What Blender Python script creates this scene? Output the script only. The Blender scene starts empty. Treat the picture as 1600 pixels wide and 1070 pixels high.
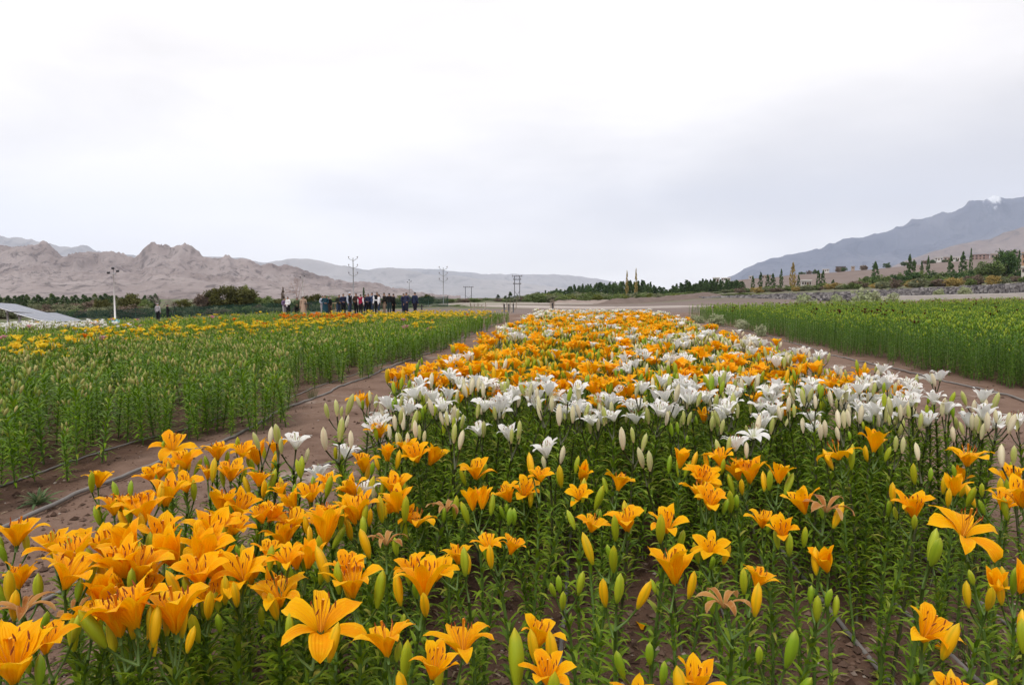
import bpy, bmesh, math, random
import numpy as np
from mathutils import Matrix, Vector, Euler

sc = bpy.context.scene
C = sc.collection
RNG = np.random.default_rng(7)
random.seed(7)
rad = math.radians

# ------------------------------------------------------------------ camera, sky, sun, exposure
CAMH, F, CX, CY = 1.35, 1066.67, 800.0, 535.0
YAW, PITCH = rad(6.4), rad(3.75)
cam = bpy.data.cameras.new('camera')
cam.lens = 24.0; cam.sensor_width = 36.0; cam.sensor_fit = 'HORIZONTAL'
cam.clip_start = 0.05; cam.clip_end = 60000
camo = bpy.data.objects.new('camera', cam); C.objects.link(camo)
camo.location = (0, 0, CAMH); camo.rotation_euler = (math.pi/2 - PITCH, 0, YAW)
sc.camera = camo

SUN_EL, SUN_AZ = rad(58), rad(215)
w = bpy.data.worlds.new('World'); sc.world = w; w.use_nodes = True
nt = w.node_tree; nt.nodes.clear()
def N(t, typ, **kw):
    n = t.nodes.new(typ)
    for k, v in kw.items(): setattr(n, k, v)
    return n
def lk(t, a, b): t.links.new(a, b)
sky = N(nt, 'ShaderNodeTexSky', sky_type='NISHITA', sun_disc=False)
sky.sun_elevation = SUN_EL; sky.sun_rotation = SUN_AZ; sky.altitude = 3000
skym = N(nt, 'ShaderNodeVectorMath', operation='SCALE'); skym.inputs['Scale'].default_value = 0.10
lk(nt, sky.outputs[0], skym.inputs[0])
tc = N(nt, 'ShaderNodeTexCoord')
mp = N(nt, 'ShaderNodeMapping'); mp.inputs['Scale'].default_value = (1.6, 1.6, 5.5); mp.inputs['Location'].default_value = (0.35, 0.2, 0.1)
lk(nt, tc.outputs['Generated'], mp.inputs[0])
nz = N(nt, 'ShaderNodeTexNoise'); nz.inputs['Scale'].default_value = 1.15; nz.inputs['Detail'].default_value = 6; nz.inputs['Roughness'].default_value = 0.5
nz.inputs['Distortion'].default_value = 0.25
lk(nt, mp.outputs[0], nz.inputs['Vector'])
cr = N(nt, 'ShaderNodeValToRGB')
e = cr.color_ramp.elements
e[0].position = 0.30; e[0].color = (0.745, 0.713, 0.697, 1)
e[1].position = 0.62; e[1].color = (0.93, 0.893, 0.868, 1)
lk(nt, nz.outputs['Fac'], cr.inputs[0])
# a grey cloud sheet hanging over the valley to the right, as the photograph shows
nrm = N(nt, 'ShaderNodeVectorMath', operation='SUBTRACT'); nrm.inputs[1].default_value = (0.33, 0.93, 0.150)
lk(nt, tc.outputs['Generated'], nrm.inputs[0])
mp2 = N(nt, 'ShaderNodeVectorMath', operation='MULTIPLY'); mp2.inputs[1].default_value = (1.5, 0.9, 8.5)
lk(nt, nrm.outputs[0], mp2.inputs[0])
ln = N(nt, 'ShaderNodeVectorMath', operation='LENGTH'); lk(nt, mp2.outputs[0], ln.inputs[0])
nz2 = N(nt, 'ShaderNodeTexNoise'); nz2.inputs['Scale'].default_value = 2.4; nz2.inputs['Detail'].default_value = 5
lk(nt, mp.outputs[0], nz2.inputs['Vector'])
ad = N(nt, 'ShaderNodeMath', operation='MULTIPLY_ADD'); ad.inputs[1].default_value = 1.3
lk(nt, nz2.outputs['Fac'], ad.inputs[0]); lk(nt, ln.outputs['Value'], ad.inputs[2])
mr = N(nt, 'ShaderNodeMapRange', interpolation_type='SMOOTHSTEP')
mr.inputs['From Min'].default_value = 0.6; mr.inputs['From Max'].default_value = 2.0
mr.inputs['To Min'].default_value = 0.80; mr.inputs['To Max'].default_value = 0.0
lk(nt, ad.outputs[0], mr.inputs['Value'])
mxc = N(nt, 'ShaderNodeMix', data_type='RGBA'); mxc.inputs['B'].default_value = (0.56, 0.55, 0.565, 1)
lk(nt, mr.outputs[0], mxc.inputs['Factor']); lk(nt, cr.outputs[0], mxc.inputs['A'])
mx = N(nt, 'ShaderNodeMix', data_type='RGBA'); mx.inputs['Factor'].default_value = 0.95
lk(nt, skym.outputs[0], mx.inputs['A']); lk(nt, mxc.outputs['Result'], mx.inputs['B'])
bg = N(nt, 'ShaderNodeBackground'); bg.inputs['Strength'].default_value = 1.16
lk(nt, mx.outputs['Result'], bg.inputs['Color'])
wo = N(nt, 'ShaderNodeOutputWorld'); lk(nt, bg.outputs[0], wo.inputs[0])

sl = bpy.data.lights.new('sun', 'SUN'); sl.energy = 1.5; sl.angle = rad(18); sl.color = (1.0, 0.96, 0.90)
so = bpy.data.objects.new('sun', sl); C.objects.link(so)
# sun behind the camera to the left, high
so.rotation_euler = (math.pi/2 - SUN_EL, 0, rad(-28))
so.location = (0, 0, 30)

sc.view_settings.view_transform = 'Standard'; sc.view_settings.look = 'None'
sc.view_settings.exposure = 0.33; sc.view_settings.gamma = 1.0
sc.view_settings.use_curve_mapping = False
sc.cycles.use_denoising = True
try: sc.cycles.denoiser = 'OPENIMAGEDENOISE'
except Exception: pass
sc.cycles.max_bounces = 7; sc.cycles.diffuse_bounces = 3; sc.cycles.glossy_bounces = 2
sc.cycles.transmission_bounces = 3; sc.cycles.volume_bounces = 2; sc.cycles.transparent_max_bounces = 6
sc.cycles.use_adaptive_sampling = False

# ------------------------------------------------------------------ geometry of the view
FX, FY = -math.sin(YAW), math.cos(YAW)
RX, RY = math.cos(YAW), math.sin(YAW)
cp, sp = math.cos(PITCH), math.sin(PITCH)
def to_Ld(x, y): return x*RX + y*RY, x*FX + y*FY
def to_xy(L, d): return L*RX + d*FX, L*RY + d*FY
def project(x, y, z):
    L, d = to_Ld(x, y); zr = z - CAMH
    dep = d*cp - zr*sp; up = zr*cp + d*sp
    return CX + F*L/dep, CY - F*up/dep
def unproject_z(px, py, z):
    a = (px - CX)/F; b = (CY - py)/F
    dL, dd, dz = a, cp + b*sp, -sp + b*cp
    t = (z - CAMH)/dz
    return to_xy(dL*t, dd*t)
def sstep(a, b, t):
    t = np.clip((np.asarray(t, float) - a)/(b - a), 0, 1); return t*t*(3 - 2*t)

def _h(ix, iy, s):
    n = (ix*374761393 + iy*668265263 + s*1442695041) & 0xFFFFFFFF
    n = ((n ^ (n >> 13))*1274126177) & 0xFFFFFFFF
    return ((n ^ (n >> 16)) & 0xFFFF)/65535.0
def vnoise(x, y, s=0):
    x = np.asarray(x, float); y = np.asarray(y, float)
    ix = np.floor(x).astype(np.int64); iy = np.floor(y).astype(np.int64)
    fx = x - ix; fy = y - iy
    fx = fx*fx*fx*(fx*(fx*6 - 15) + 10); fy = fy*fy*fy*(fy*(fy*6 - 15) + 10)
    a = _h(ix, iy, s); b = _h(ix+1, iy, s); c = _h(ix, iy+1, s); d = _h(ix+1, iy+1, s)
    return (a*(1-fx) + b*fx)*(1-fy) + (c*(1-fx) + d*fx)*fy
def fbm(x, y, o=4, s=0, g=0.5):
    r = 0; a = 1; t = 0
    for i in range(o):
        r = r + a*vnoise(x*2**i + 17.3*i, y*2**i - 9.1*i, s+i); t += a; a *= g
    return r/t
def ridged(x, y, o=5, s=0, g=0.55):
    r = 0; a = 1; t = 0
    for i in range(o):
        n = 1 - np.abs(2*vnoise(x*2**i + 11.7*i, y*2**i + 5.3*i, s+i) - 1); r = r + a*n*n; t += a; a *= g
    return r/t

def gz_Ld(L, d):
    L = np.asarray(L, float); d = np.maximum(np.asarray(d, float), 0.01)
    z = -0.042*np.clip(-L - 12, 0, 45)
    z = z + 0.023*np.clip(L - 10, 0, 40)*sstep(12, 30, d)*(1 - sstep(60, 120, d))
    # bank behind the right-hand field
    px = CX + F*L/d
    z = z + 0.75*sstep(46, 52, d)*sstep(1200, 1500, px)*(1 - sstep(70, 110, d))
    # stony plain, slope and terrace on the right
    k = np.clip((px - 1130)/470.0, -0.3, 1.15)
    def zz(y0, y1, dd): return CAMH + (465 - (y0 + (y1 - y0)*k))/F*dd
    z1 = zz(463, 452, 150); z2 = zz(455, 437, 300); z3 = zz(441, 402, 600); z4 = z3*1.04
    zb = np.where(d < 300, z1 + (z2 - z1)*np.clip((d - 150)/150, -1, 1), np.where(d < 600, z2 + (z3 - z2)*sstep(300, 600, d), z3 + (z4 - z3)*np.clip((d - 600)/1500, 0, 1)))
    m = sstep(930, 1140, px)*sstep(85, 150, d)
    z = z*(1 - m) + zb*m
    return z
def gz(x, y):
    return gz_Ld(*to_Ld(np.asarray(x, float), np.asarray(y, float)))
def soil_relief(x, y):
    return 0.045*(fbm(x*1.3, y*1.3, 3, 3) - 0.5) + 0.034*(fbm(x*6, y*6, 4, 5, .6) - 0.5)
def gzs(x, y):
    return gz(x, y) + soil_relief(x, y)
def at(px, d):
    L = (px - CX)/F*d
    x, y = to_xy(L, d)
    return x, y, float(gz(x, y))

# ------------------------------------------------------------------ materials
MATS = {}
def mat(name, build):
    if name not in MATS:
        m = bpy.data.materials.new(name); m.use_nodes = True
        t = m.node_tree; t.nodes.clear()
        out = N(t, 'ShaderNodeOutputMaterial')
        s = build(t)
        lk(t, s, out.inputs['Surface'])
        MATS[name] = m
    return MATS[name]
def principled(t, col=None, rough=0.6, metal=0.0, spec=0.5):
    p = N(t, 'ShaderNodeBsdfPrincipled')
    p.inputs['Roughness'].default_value = rough; p.inputs['Metallic'].default_value = metal
    p.inputs['Specular IOR Level'].default_value = spec
    if col is not None:
        if hasattr(col, 'node'): lk(t, col, p.inputs['Base Color'])
        else: p.inputs['Base Color'].default_value = (*col, 1)
    return p
def mixc(t, fac, a, b):
    m = N(t, 'ShaderNodeMix', data_type='RGBA')
    for s, v in (('Factor', fac), ('A', a), ('B', b)):
        if hasattr(v, 'node'): lk(t, v, m.inputs[s])
        elif s == 'Factor': m.inputs[s].default_value = v
        else: m.inputs[s].default_value = (*v, 1)
    return m.outputs['Result']
def mrange(t, v, a, b, c=0.0, d=1.0, smooth=True):
    m = N(t, 'ShaderNodeMapRange')
    if smooth: m.interpolation_type = 'SMOOTHSTEP'
    for k, q in zip(('From Min', 'From Max', 'To Min', 'To Max'), (a, b, c, d)): m.inputs[k].default_value = q
    lk(t, v, m.inputs['Value']); return m.outputs[0]
def mth(t, op, a, b=None):
    m = N(t, 'ShaderNodeMath', operation=op)
    for i, v in enumerate((a, b)):
        if v is None: continue
        if hasattr(v, 'node'): lk(t, v, m.inputs[i])
        else: m.inputs[i].default_value = v
    return m.outputs[0]
def attr(t, name='uvw'):
    a = N(t, 'ShaderNodeAttribute'); a.attribute_name = name
    s = N(t, 'ShaderNodeSeparateXYZ'); lk(t, a.outputs['Vector'], s.inputs[0])
    return s.outputs[0], s.outputs[1], s.outputs[2]
def orand(t):
    return N(t, 'ShaderNodeObjectInfo').outputs['Random']
def noise(t, scale, detail=4, rough=0.5, coord='Object', vec=None):
    n = N(t, 'ShaderNodeTexNoise'); n.inputs['Scale'].default_value = scale; n.inputs['Detail'].default_value = detail
    n.inputs['Roughness'].default_value = rough
    if vec is None:
        c = N(t, 'ShaderNodeTexCoord'); vec = c.outputs[coord]
    lk(t, vec, n.inputs['Vector']); return n.outputs['Fac']
def leafy(t, col, rough=0.45, trans=0.25, spec=0.4, tcol=None):
    p = principled(t, col, rough, 0, spec)
    tr = N(t, 'ShaderNodeBsdfTranslucent')
    tcol = tcol if tcol is not None else col
    if hasattr(tcol, 'node'): lk(t, tcol, tr.inputs['Color'])
    else: tr.inputs['Color'].default_value = (*tcol, 1)
    m = N(t, 'ShaderNodeMixShader'); m.inputs[0].default_value = trans
    lk(t, p.outputs[0], m.inputs[1]); lk(t, tr.outputs[0], m.inputs[2])
    return m.outputs[0]
def fine_bump(t, p, scale, strength, dist=0.01, coord='Object'):
    b = N(t, 'ShaderNodeBump'); b.inputs['Strength'].default_value = strength; b.inputs['Distance'].default_value = dist
    lk(t, noise(t, scale, 5, 0.6, coord), b.inputs['Height']); lk(t, b.outputs[0], p.inputs['Normal'])

def petal_mat(name, deep, main, pale, base):
    def b(t):
        u, v, r = attr(t)
        rr = mth(t, 'FRACT', mth(t, 'ADD', mth(t, 'MULTIPLY', orand(t), 3.7), r))
        c = mixc(t, mrange(t, rr, 0.0, 0.75), deep, main)
        c = mixc(t, mth(t, 'MULTIPLY', mrange(t, mth(t, 'ABSOLUTE', v), 0.45, 1.0), 0.55), c, pale)
        c = mixc(t, mth(t, 'MULTIPLY', mrange(t, mth(t, 'ABSOLUTE', v), 0.0, 0.16, 1, 0), 0.35), c, deep)
        bl = noise(t, 60.0, 4, 0.6)
        c = mixc(t, mrange(t, bl, 0.50, 0.72, 0, 0.55), c, pale)
        c = mixc(t, mth(t, 'MULTIPLY', mrange(t, u, 0.70, 1.0), mrange(t, rr, 0.3, 0.9, 0.15, 0.7)), c, pale)
        c = mixc(t, mth(t, 'MULTIPLY', mrange(t, u, 0.93, 1.0), mrange(t, bl, 0.50, 0.6, 0, 0.5)), c, (0.35, 0.16, 0.05))
        c = mixc(t, mrange(t, u, 0.02, 0.30, 0.85, 0.0), c, base)
        wv = mth(t, 'SINE', mth(t, 'MULTIPLY', v, 21.0))
        c = mixc(t, mth(t, 'MULTIPLY', mrange(t, wv, 0.2, 1.0), 0.10), c, deep)
        sh = leafy(t, c, 0.5, 0.36, 0.10)
        bp = N(t, 'ShaderNodeBump'); bp.inputs['Strength'].default_value = 0.35; bp.inputs['Distance'].default_value = 0.002
        lk(t, wv, bp.inputs['Height'])
        for n_ in t.nodes:
            if n_.type == 'BSDF_PRINCIPLED': lk(t, bp.outputs[0], n_.inputs['Normal'])
        return sh
    return mat(name, b)
M_OR = petal_mat('orange_petal', (0.95, 0.345, 0.0), (0.98, 0.460, 0.0), (0.98, 0.59, 0.008), (0.72, 0.36, 0.004))
M_AM = petal_mat('amber_petal', (0.95, 0.36, 0.0), (0.98, 0.48, 0.006), (0.98, 0.60, 0.03), (0.70, 0.42, 0.01))
M_WH = petal_mat('white_petal', (0.88, 0.85, 0.80), (0.92, 0.91, 0.89), (0.93, 0.93, 0.92), (0.66, 0.66, 0.36))
M_YE = petal_mat('yellow_petal', (0.78, 0.42, 0.01), (0.85, 0.60, 0.02), (0.88, 0.70, 0.08), (0.45, 0.48, 0.04))
M_DO = petal_mat('deep_orange_petal', (0.70, 0.12, 0.004), (0.80, 0.21, 0.01), (0.85, 0.35, 0.02), (0.5, 0.2, 0.02))
M_RD = petal_mat('dark_red_petal', (0.055, 0.010, 0.008), (0.10, 0.016, 0.010), (0.15, 0.05, 0.02), (0.10, 0.06, 0.02))
M_PK = petal_mat('pink_petal', (0.55, 0.16, 0.22), (0.68, 0.32, 0.36), (0.8, 0.55, 0.55), (0.5, 0.4, 0.2))
M_WI = petal_mat('wilted_petal', (0.42, 0.15, 0.035), (0.55, 0.27, 0.08), (0.62, 0.42, 0.20), (0.35, 0.22, 0.08))

def bud_mat(name, a, b_, tip, foot):
    def b(t):
        u, v, r = attr(t)
        rr = mth(t, 'FRACT', mth(t, 'ADD', mth(t, 'MULTIPLY', orand(t), 5.3), r))
        c = mixc(t, mrange(t, rr, 0.25, 0.8), a, b_)
        c = mixc(t, mth(t, 'MULTIPLY', mrange(t, u, 0.75, 1.0), 0.6), c, tip)
        c = mixc(t, mth(t, 'MULTIPLY', mrange(t, u, 0.0, 0.25, 1, 0), 0.7), c, foot)
        c = mixc(t, mth(t, 'MULTIPLY', mrange(t, v, 0.0, 0.45, 1, 0), 0.35), c, foot)
        return leafy(t, c, 0.42, 0.12, 0.3)
    return mat(name, b)
B_OR = bud_mat('orange_bud', (0.32, 0.38, 0.012), (0.86, 0.46, 0.004), (0.62, 0.46, 0.01), (0.24, 0.31, 0.012))
B_GR = bud_mat('green_bud', (0.22, 0.35, 0.014), (0.38, 0.44, 0.020), (0.46, 0.48, 0.05), (0.16, 0.26, 0.015))
B_WH = bud_mat('cream_bud', (0.40, 0.44, 0.10), (0.74, 0.66, 0.46), (0.62, 0.60, 0.30), (0.62, 0.42, 0.28))
B_DU = bud_mat('dusty_bud', (0.21, 0.29, 0.03), (0.42, 0.38, 0.13), (0.30, 0.36, 0.07), (0.27, 0.19, 0.07))
B_DK = bud_mat('field_bud', (0.13, 0.25, 0.012), (0.30, 0.38, 0.02), (0.34, 0.38, 0.03), (0.11, 0.17, 0.015))

def leaf_mat(name, dark, light, yellow):
    def b(t):
        u, v, r = attr(t)
        rr = mth(t, 'FRACT', mth(t, 'ADD', mth(t, 'MULTIPLY', orand(t), 2.3), r))
        c = mixc(t, rr, dark, light)
        c = mixc(t, mth(t, 'MULTIPLY', mrange(t, mth(t, 'ABSOLUTE', v), 0.0, 0.25, 1, 0), 0.3), c, light)
        c = mixc(t, mth(t, 'MULTIPLY', mrange(t, rr, 0.88, 1.0), 0.75), c, yellow)
        c = mixc(t, mth(t, 'MULTIPLY', mrange(t, u, 0.82, 1.0), mrange(t, r, 0.6, 0.9)), c, yellow)
        return leafy(t, c, 0.42, 0.32, 0.22)
    return mat(name, b)
L_OR = leaf_mat('lily_leaf', (0.068, 0.140, 0.006), (0.225, 0.335, 0.016), (0.38, 0.35, 0.07))
L_FI = leaf_mat('field_lily_leaf', (0.070, 0.170, 0.003), (0.21, 0.350, 0.008), (0.30, 0.28, 0.05))
L_RF = leaf_mat('right_field_leaf', (0.045, 0.130, 0.005), (0.150, 0.285, 0.010), (0.28, 0.28, 0.05))
def plain(name, col, rough=0.6, metal=0.0, spec=0.4, var=0.25, nscale=6.0):
    def b(t):
        n = noise(t, nscale, 4)
        c = mixc(t, n, tuple(x*(1-var) for x in col), tuple(min(1, x*(1+var)) for x in col))
        p = principled(t, c, rough, metal, spec)
        return p.outputs[0]
    return mat(name, b)
S_GR = plain('green_stem', (0.085, 0.15, 0.025), 0.5)
S_DK = plain('dark_stem', (0.055, 0.060, 0.022), 0.5)
ANTH = plain('anther', (0.24, 0.05, 0.008), 0.8)
FILA = plain('filament', (0.80, 0.36, 0.02), 0.5)
FILW = plain('pale_filament', (0.62, 0.64, 0.40), 0.5)

# ------------------------------------------------------------------ piece helpers: (verts, [(faces, material index)], attr)
def grid_faces(nu, nv, wrap=False):
    i, j = np.meshgrid(np.arange(nu-1), np.arange(nv if wrap else nv-1), indexing='ij')
    j2 = (j+1) % nv
    return np.stack([i*nv+j, (i+1)*nv+j, (i+1)*nv+j2, i*nv+j2], -1).reshape(-1, 4)
def piece(v, f, m=0, a=None):
    v = np.asarray(v, float).reshape(-1, 3)
    if a is None: a = np.zeros((len(v), 3)) + [0.5, 0.5, 0.5]
    return (v, [(np.asarray(f), m)], np.asarray(a, float))
def xf(p, M):
    M = np.asarray(M); return (p[0] @ M[:3, :3].T + M[:3, 3], p[1], p[2])
def remat(p, m): return (p[0], [(f, m) for f, _ in p[1]], p[2])
def rnd_attr(p, r):
    a = p[2].copy(); a[:, 2] = r; return (p[0], p[1], a)
def merge(ps):
    vs, fs, at_, o = [], {}, [], 0
    for p in ps:
        vs.append(p[0]); at_.append(p[2])
        for f, m in p[1]: fs.setdefault((f.shape[1], m), []).append(f + o)
        o += len(p[0])
    return (np.concatenate(vs), [(np.concatenate(q), k[1]) for k, q in fs.items()], np.concatenate(at_))
def mesh(name, p, mats, smooth=True, use_attr=True):
    v, fs, a = p
    me = bpy.data.meshes.new(name)
    me.vertices.add(len(v)); me.vertices.foreach_set('co', np.ascontiguousarray(v, dtype=np.float32).ravel())
    idx = np.concatenate([f.ravel() for f, _ in fs])
    tot = np.concatenate([np.full(len(f), f.shape[1]) for f, _ in fs])
    mi = np.concatenate([np.full(len(f), m) for f, m in fs])
    me.loops.add(len(idx)); me.loops.foreach_set('vertex_index', idx.astype(np.int32))
    me.polygons.add(len(tot)); me.polygons.foreach_set('loop_start', np.concatenate([[0], np.cumsum(tot)[:-1]]).astype(np.int32))
    me.polygons.foreach_set('material_index', mi.astype(np.int32))
    me.polygons.foreach_set('use_smooth', np.full(len(tot), smooth))
    for m in mats: me.materials.append(m)
    if use_attr:
        at_ = me.attributes.new('uvw', 'FLOAT_VECTOR', 'POINT'); at_.data.foreach_set('vector', a.astype(np.float32).ravel())
    me.update(calc_edges=True)
    return me
def box(x0, x1, y0, y1, z0, z1, m=0):
    v = [(x, y, z) for z in (z0, z1) for y in (y0, y1) for x in (x0, x1)]
    f = [(0, 2, 3, 1), (4, 5, 7, 6), (0, 1, 5, 4), (2, 6, 7, 3), (0, 4, 6, 2), (1, 3, 7, 5)]
    return piece(v, f, m)
def tube(pts, rads, n=6, m=0, cap=True, r=0.5):
    pts = np.asarray(pts, float); rads = np.broadcast_to(np.asarray(rads, float), (len(pts),))
    tg = np.gradient(pts, axis=0); tg /= np.linalg.norm(tg, axis=1)[:, None] + 1e-12
    ref = np.array([0.31, 0.95, 0.05]) if abs(tg[0][2]) > 0.7 else np.array([0, 0, 1.0])
    a = np.cross(tg, ref); a /= np.linalg.norm(a, axis=1)[:, None] + 1e-12
    b = np.cross(tg, a)
    th = np.arange(n)/n*2*math.pi
    v = pts[:, None] + rads[:, None, None]*(np.cos(th)[None, :, None]*a[:, None] + np.sin(th)[None, :, None]*b[:, None])
    fs = [(grid_faces(len(pts), n, True), m)]
    v = v.reshape(-1, 3)
    if cap:
        fs.append((np.arange(n)[None, ::-1], m)); fs.append((np.arange(n)[None] + (len(pts)-1)*n, m))
    t = np.repeat(np.linspace(0, 1, len(pts)), n)
    return (v, fs, np.stack([t, np.tile(np.cos(th), len(pts)), np.full(len(v), r)], -1))
def rotz(a): return np.array(Matrix.Rotation(a, 4, 'Z'))
def TRS(loc, rot=(0, 0, 0), s=1.0):
    return Matrix.Translation(loc) @ Euler(rot).to_matrix().to_4x4() @ Matrix.Scale(s, 4)
def frame_to(d, roll=0.0):      # matrix turning +Z to direction d
    q = Vector((0, 0, 1)).rotation_difference(Vector(d).normalized())
    return q.to_matrix().to_4x4() @ Matrix.Rotation(roll, 4, 'Z')

# ------------------------------------------------------------------ objects
def obj(name, me, parent=None, M=None):
    o = bpy.data.objects.new(name, me); C.objects.link(o)
    if parent is not None: o.parent = parent
    if M is not None: o.matrix_basis = M
    return o
def tag(o, label=None, cat=None, group=None, kind=None):
    if label: o['label'] = label
    if cat: o['category'] = cat
    if group: o['group'] = group
    if kind: o['kind'] = kind
    return o
def empty(name, loc=(0, 0, 0), rz=0.0, s=1.0):
    o = bpy.data.objects.new(name, None); C.objects.link(o)
    o.empty_display_size = 0.1
    o.location = loc; o.rotation_euler = (0, 0, rz); o.scale = (s, s, s)
    return o
def struct(name, me): return tag(obj(name, me), kind='structure')

# ================================================================== THE LARGE STRUCTURE
# ---- ground: one sheet, fine near the camera, reaching past the mountains
def ground_mat():
    def b(t):
        dry, grass, gravel = attr(t, 'zone')
        co = N(t, 'ShaderNodeTexCoord').outputs['Object']
        n1 = noise(t, 1.7, 6, 0.6, vec=co); n2 = noise(t, 11.0, 5, 0.65, vec=co); n3 = noise(t, 70.0, 4, 0.6, vec=co)
        moist = mixc(t, n2, (0.062, 0.034, 0.023), (0.135, 0.078, 0.054))
        dryc = mixc(t, n2, (0.135, 0.083, 0.060), (0.235, 0.155, 0.118))
        c = mixc(t, mth(t, 'MULTIPLY', dry, mrange(t, n1, 0.22, 0.55)), moist, dryc)
        crust = mth(t, 'MULTIPLY', mth(t, 'MULTIPLY', dry, mrange(t, noise(t, 0.75, 5, 0.6, vec=co), 0.56, 0.68)), mrange(t, n2, 0.35, 0.6))
        c = mixc(t, mth(t, 'MULTIPLY', crust, 0.75), c, (0.42, 0.36, 0.31))
        c = mixc(t, mrange(t, n3, 0.60, 0.74, 0, 0.35), c, (0.30, 0.22, 0.17))
        far = noise(t, 0.06, 6, 0.6, vec=co)
        gcol = mixc(t, far, (0.12, 0.092, 0.082), (0.235, 0.185, 0.165))
        c = mixc(t, gravel, c, gcol)
        gr = mixc(t, noise(t, 0.35, 5, 0.65, vec=co), (0.045, 0.075, 0.022), (0.13, 0.16, 0.05))
        c = mixc(t, grass, c, gr)
        p = principled(t, c, 0.95, 0, 0.15)
        bp = N(t, 'ShaderNodeBump'); bp.inputs['Strength'].default_value = 1.0; bp.inputs['Distance'].default_value = 0.02
        hh = mth(t, 'ADD', mth(t, 'MULTIPLY', n2, 1.0), mth(t, 'MULTIPLY', n3, 0.5))
        lk(t, hh, bp.inputs['Height']); lk(t, bp.outputs[0], p.inputs['Normal'])
        return p.outputs[0]
    return mat('soil', b)
def build_ground():
    rr = [0.4]
    while rr[-1] < 15300: rr.append(rr[-1]*(1.0115 if rr[-1] < 14 else 1.022 if rr[-1] < 900 else 1.06))
    rr = np.array(rr)
    az = np.concatenate([np.linspace(-math.pi, -0.95, 60)[:-1], np.linspace(-0.95, 0.95, 400)[:-1], np.linspace(0.95, math.pi, 60)[:-1]])
    R_, A_ = np.meshgrid(rr, az, indexing='ij')
    L = R_*np.sin(A_); d = R_*np.cos(A_)
    x, y = to_xy(L, d)
    front = d > 0.02
    z = np.where(front, gz_Ld(L, np.maximum(d, 0.02)), gz_Ld(np.clip(L, -60, 12), 0.02))
    # behind/side of the camera: keep it level
    z = z*sstep(0.0, 0.25, d/np.maximum(R_, 1e-6))
    z = z + soil_relief(x, y)*(1 - sstep(40, 90, R_))
    z = z + np.where(R_ > 130, (fbm(x*0.03, y*0.03, 4, 9) - 0.5)*np.clip((R_-130)/400, 0, 1)*3.0, 0)
    v = np.stack([x, y, z], -1).reshape(-1, 3)
    nr, na = R_.shape
    f = grid_faces(nr, na, True)
    v = np.concatenate([v, [[0, 0, float(v[:na, 2].mean())]]])
    fan = np.stack([np.full(na, len(v)-1), np.arange(na), (np.arange(na)+1) % na], -1)
    p = (v, [(f[:, ::-1] if False else f, 0), (fan, 0)], np.zeros_like(v))
    me = mesh('ground', p, [ground_mat()], True, False)
    xx, yy = v[:, 0], v[:, 1]; LL, dd = to_Ld(xx, yy)
    n = fbm(xx*0.5, yy*0.5, 3, 21) - 0.5
    bl = -1.15 - 0.03*dd; br = 2.15 + 0.02*dd; ll = -3.5 - 0.035*dd; rl = 6.1 + 0.012*dd
    dry = sstep(ll-0.25, ll+0.15, xx+n*0.5)*(1 - sstep(bl-0.35, bl+0.1, xx+n*0.4)) + sstep(br, br+0.4, xx+n*0.4)*(1 - sstep(rl-0.2, rl+0.3, xx+n*0.5))
    dry = np.clip(dry + 0.28*sstep(0.0, 0.25, n), 0, 1)
    dry = np.maximum(dry, sstep(28, 34, dd)*0.9)
    px = CX + F*LL/np.maximum(dd, 0.1)
    gravel = sstep(52, 62, dd)
    grass = sstep(75, 95, dd)*(1 - sstep(770, 860, px))*sstep(-0.12, 0.12, n+0.08)
    grass = np.maximum(grass, sstep(120, 150, dd)*sstep(-0.25, 0.2, n + 0.05)*(1 - sstep(330, 420, dd)*sstep(1100, 1160, px))*0.85)
    grass = grass*(1 - sstep(1500, 2200, dd)) + 0.1*sstep(1500, 2200, dd)
    za = me.attributes.new('zone', 'FLOAT_VECTOR', 'POINT')
    za.data.foreach_set('vector', np.stack([dry, grass, gravel], -1).astype(np.float32).ravel())
    return struct('ground', me)
build_ground()

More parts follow.
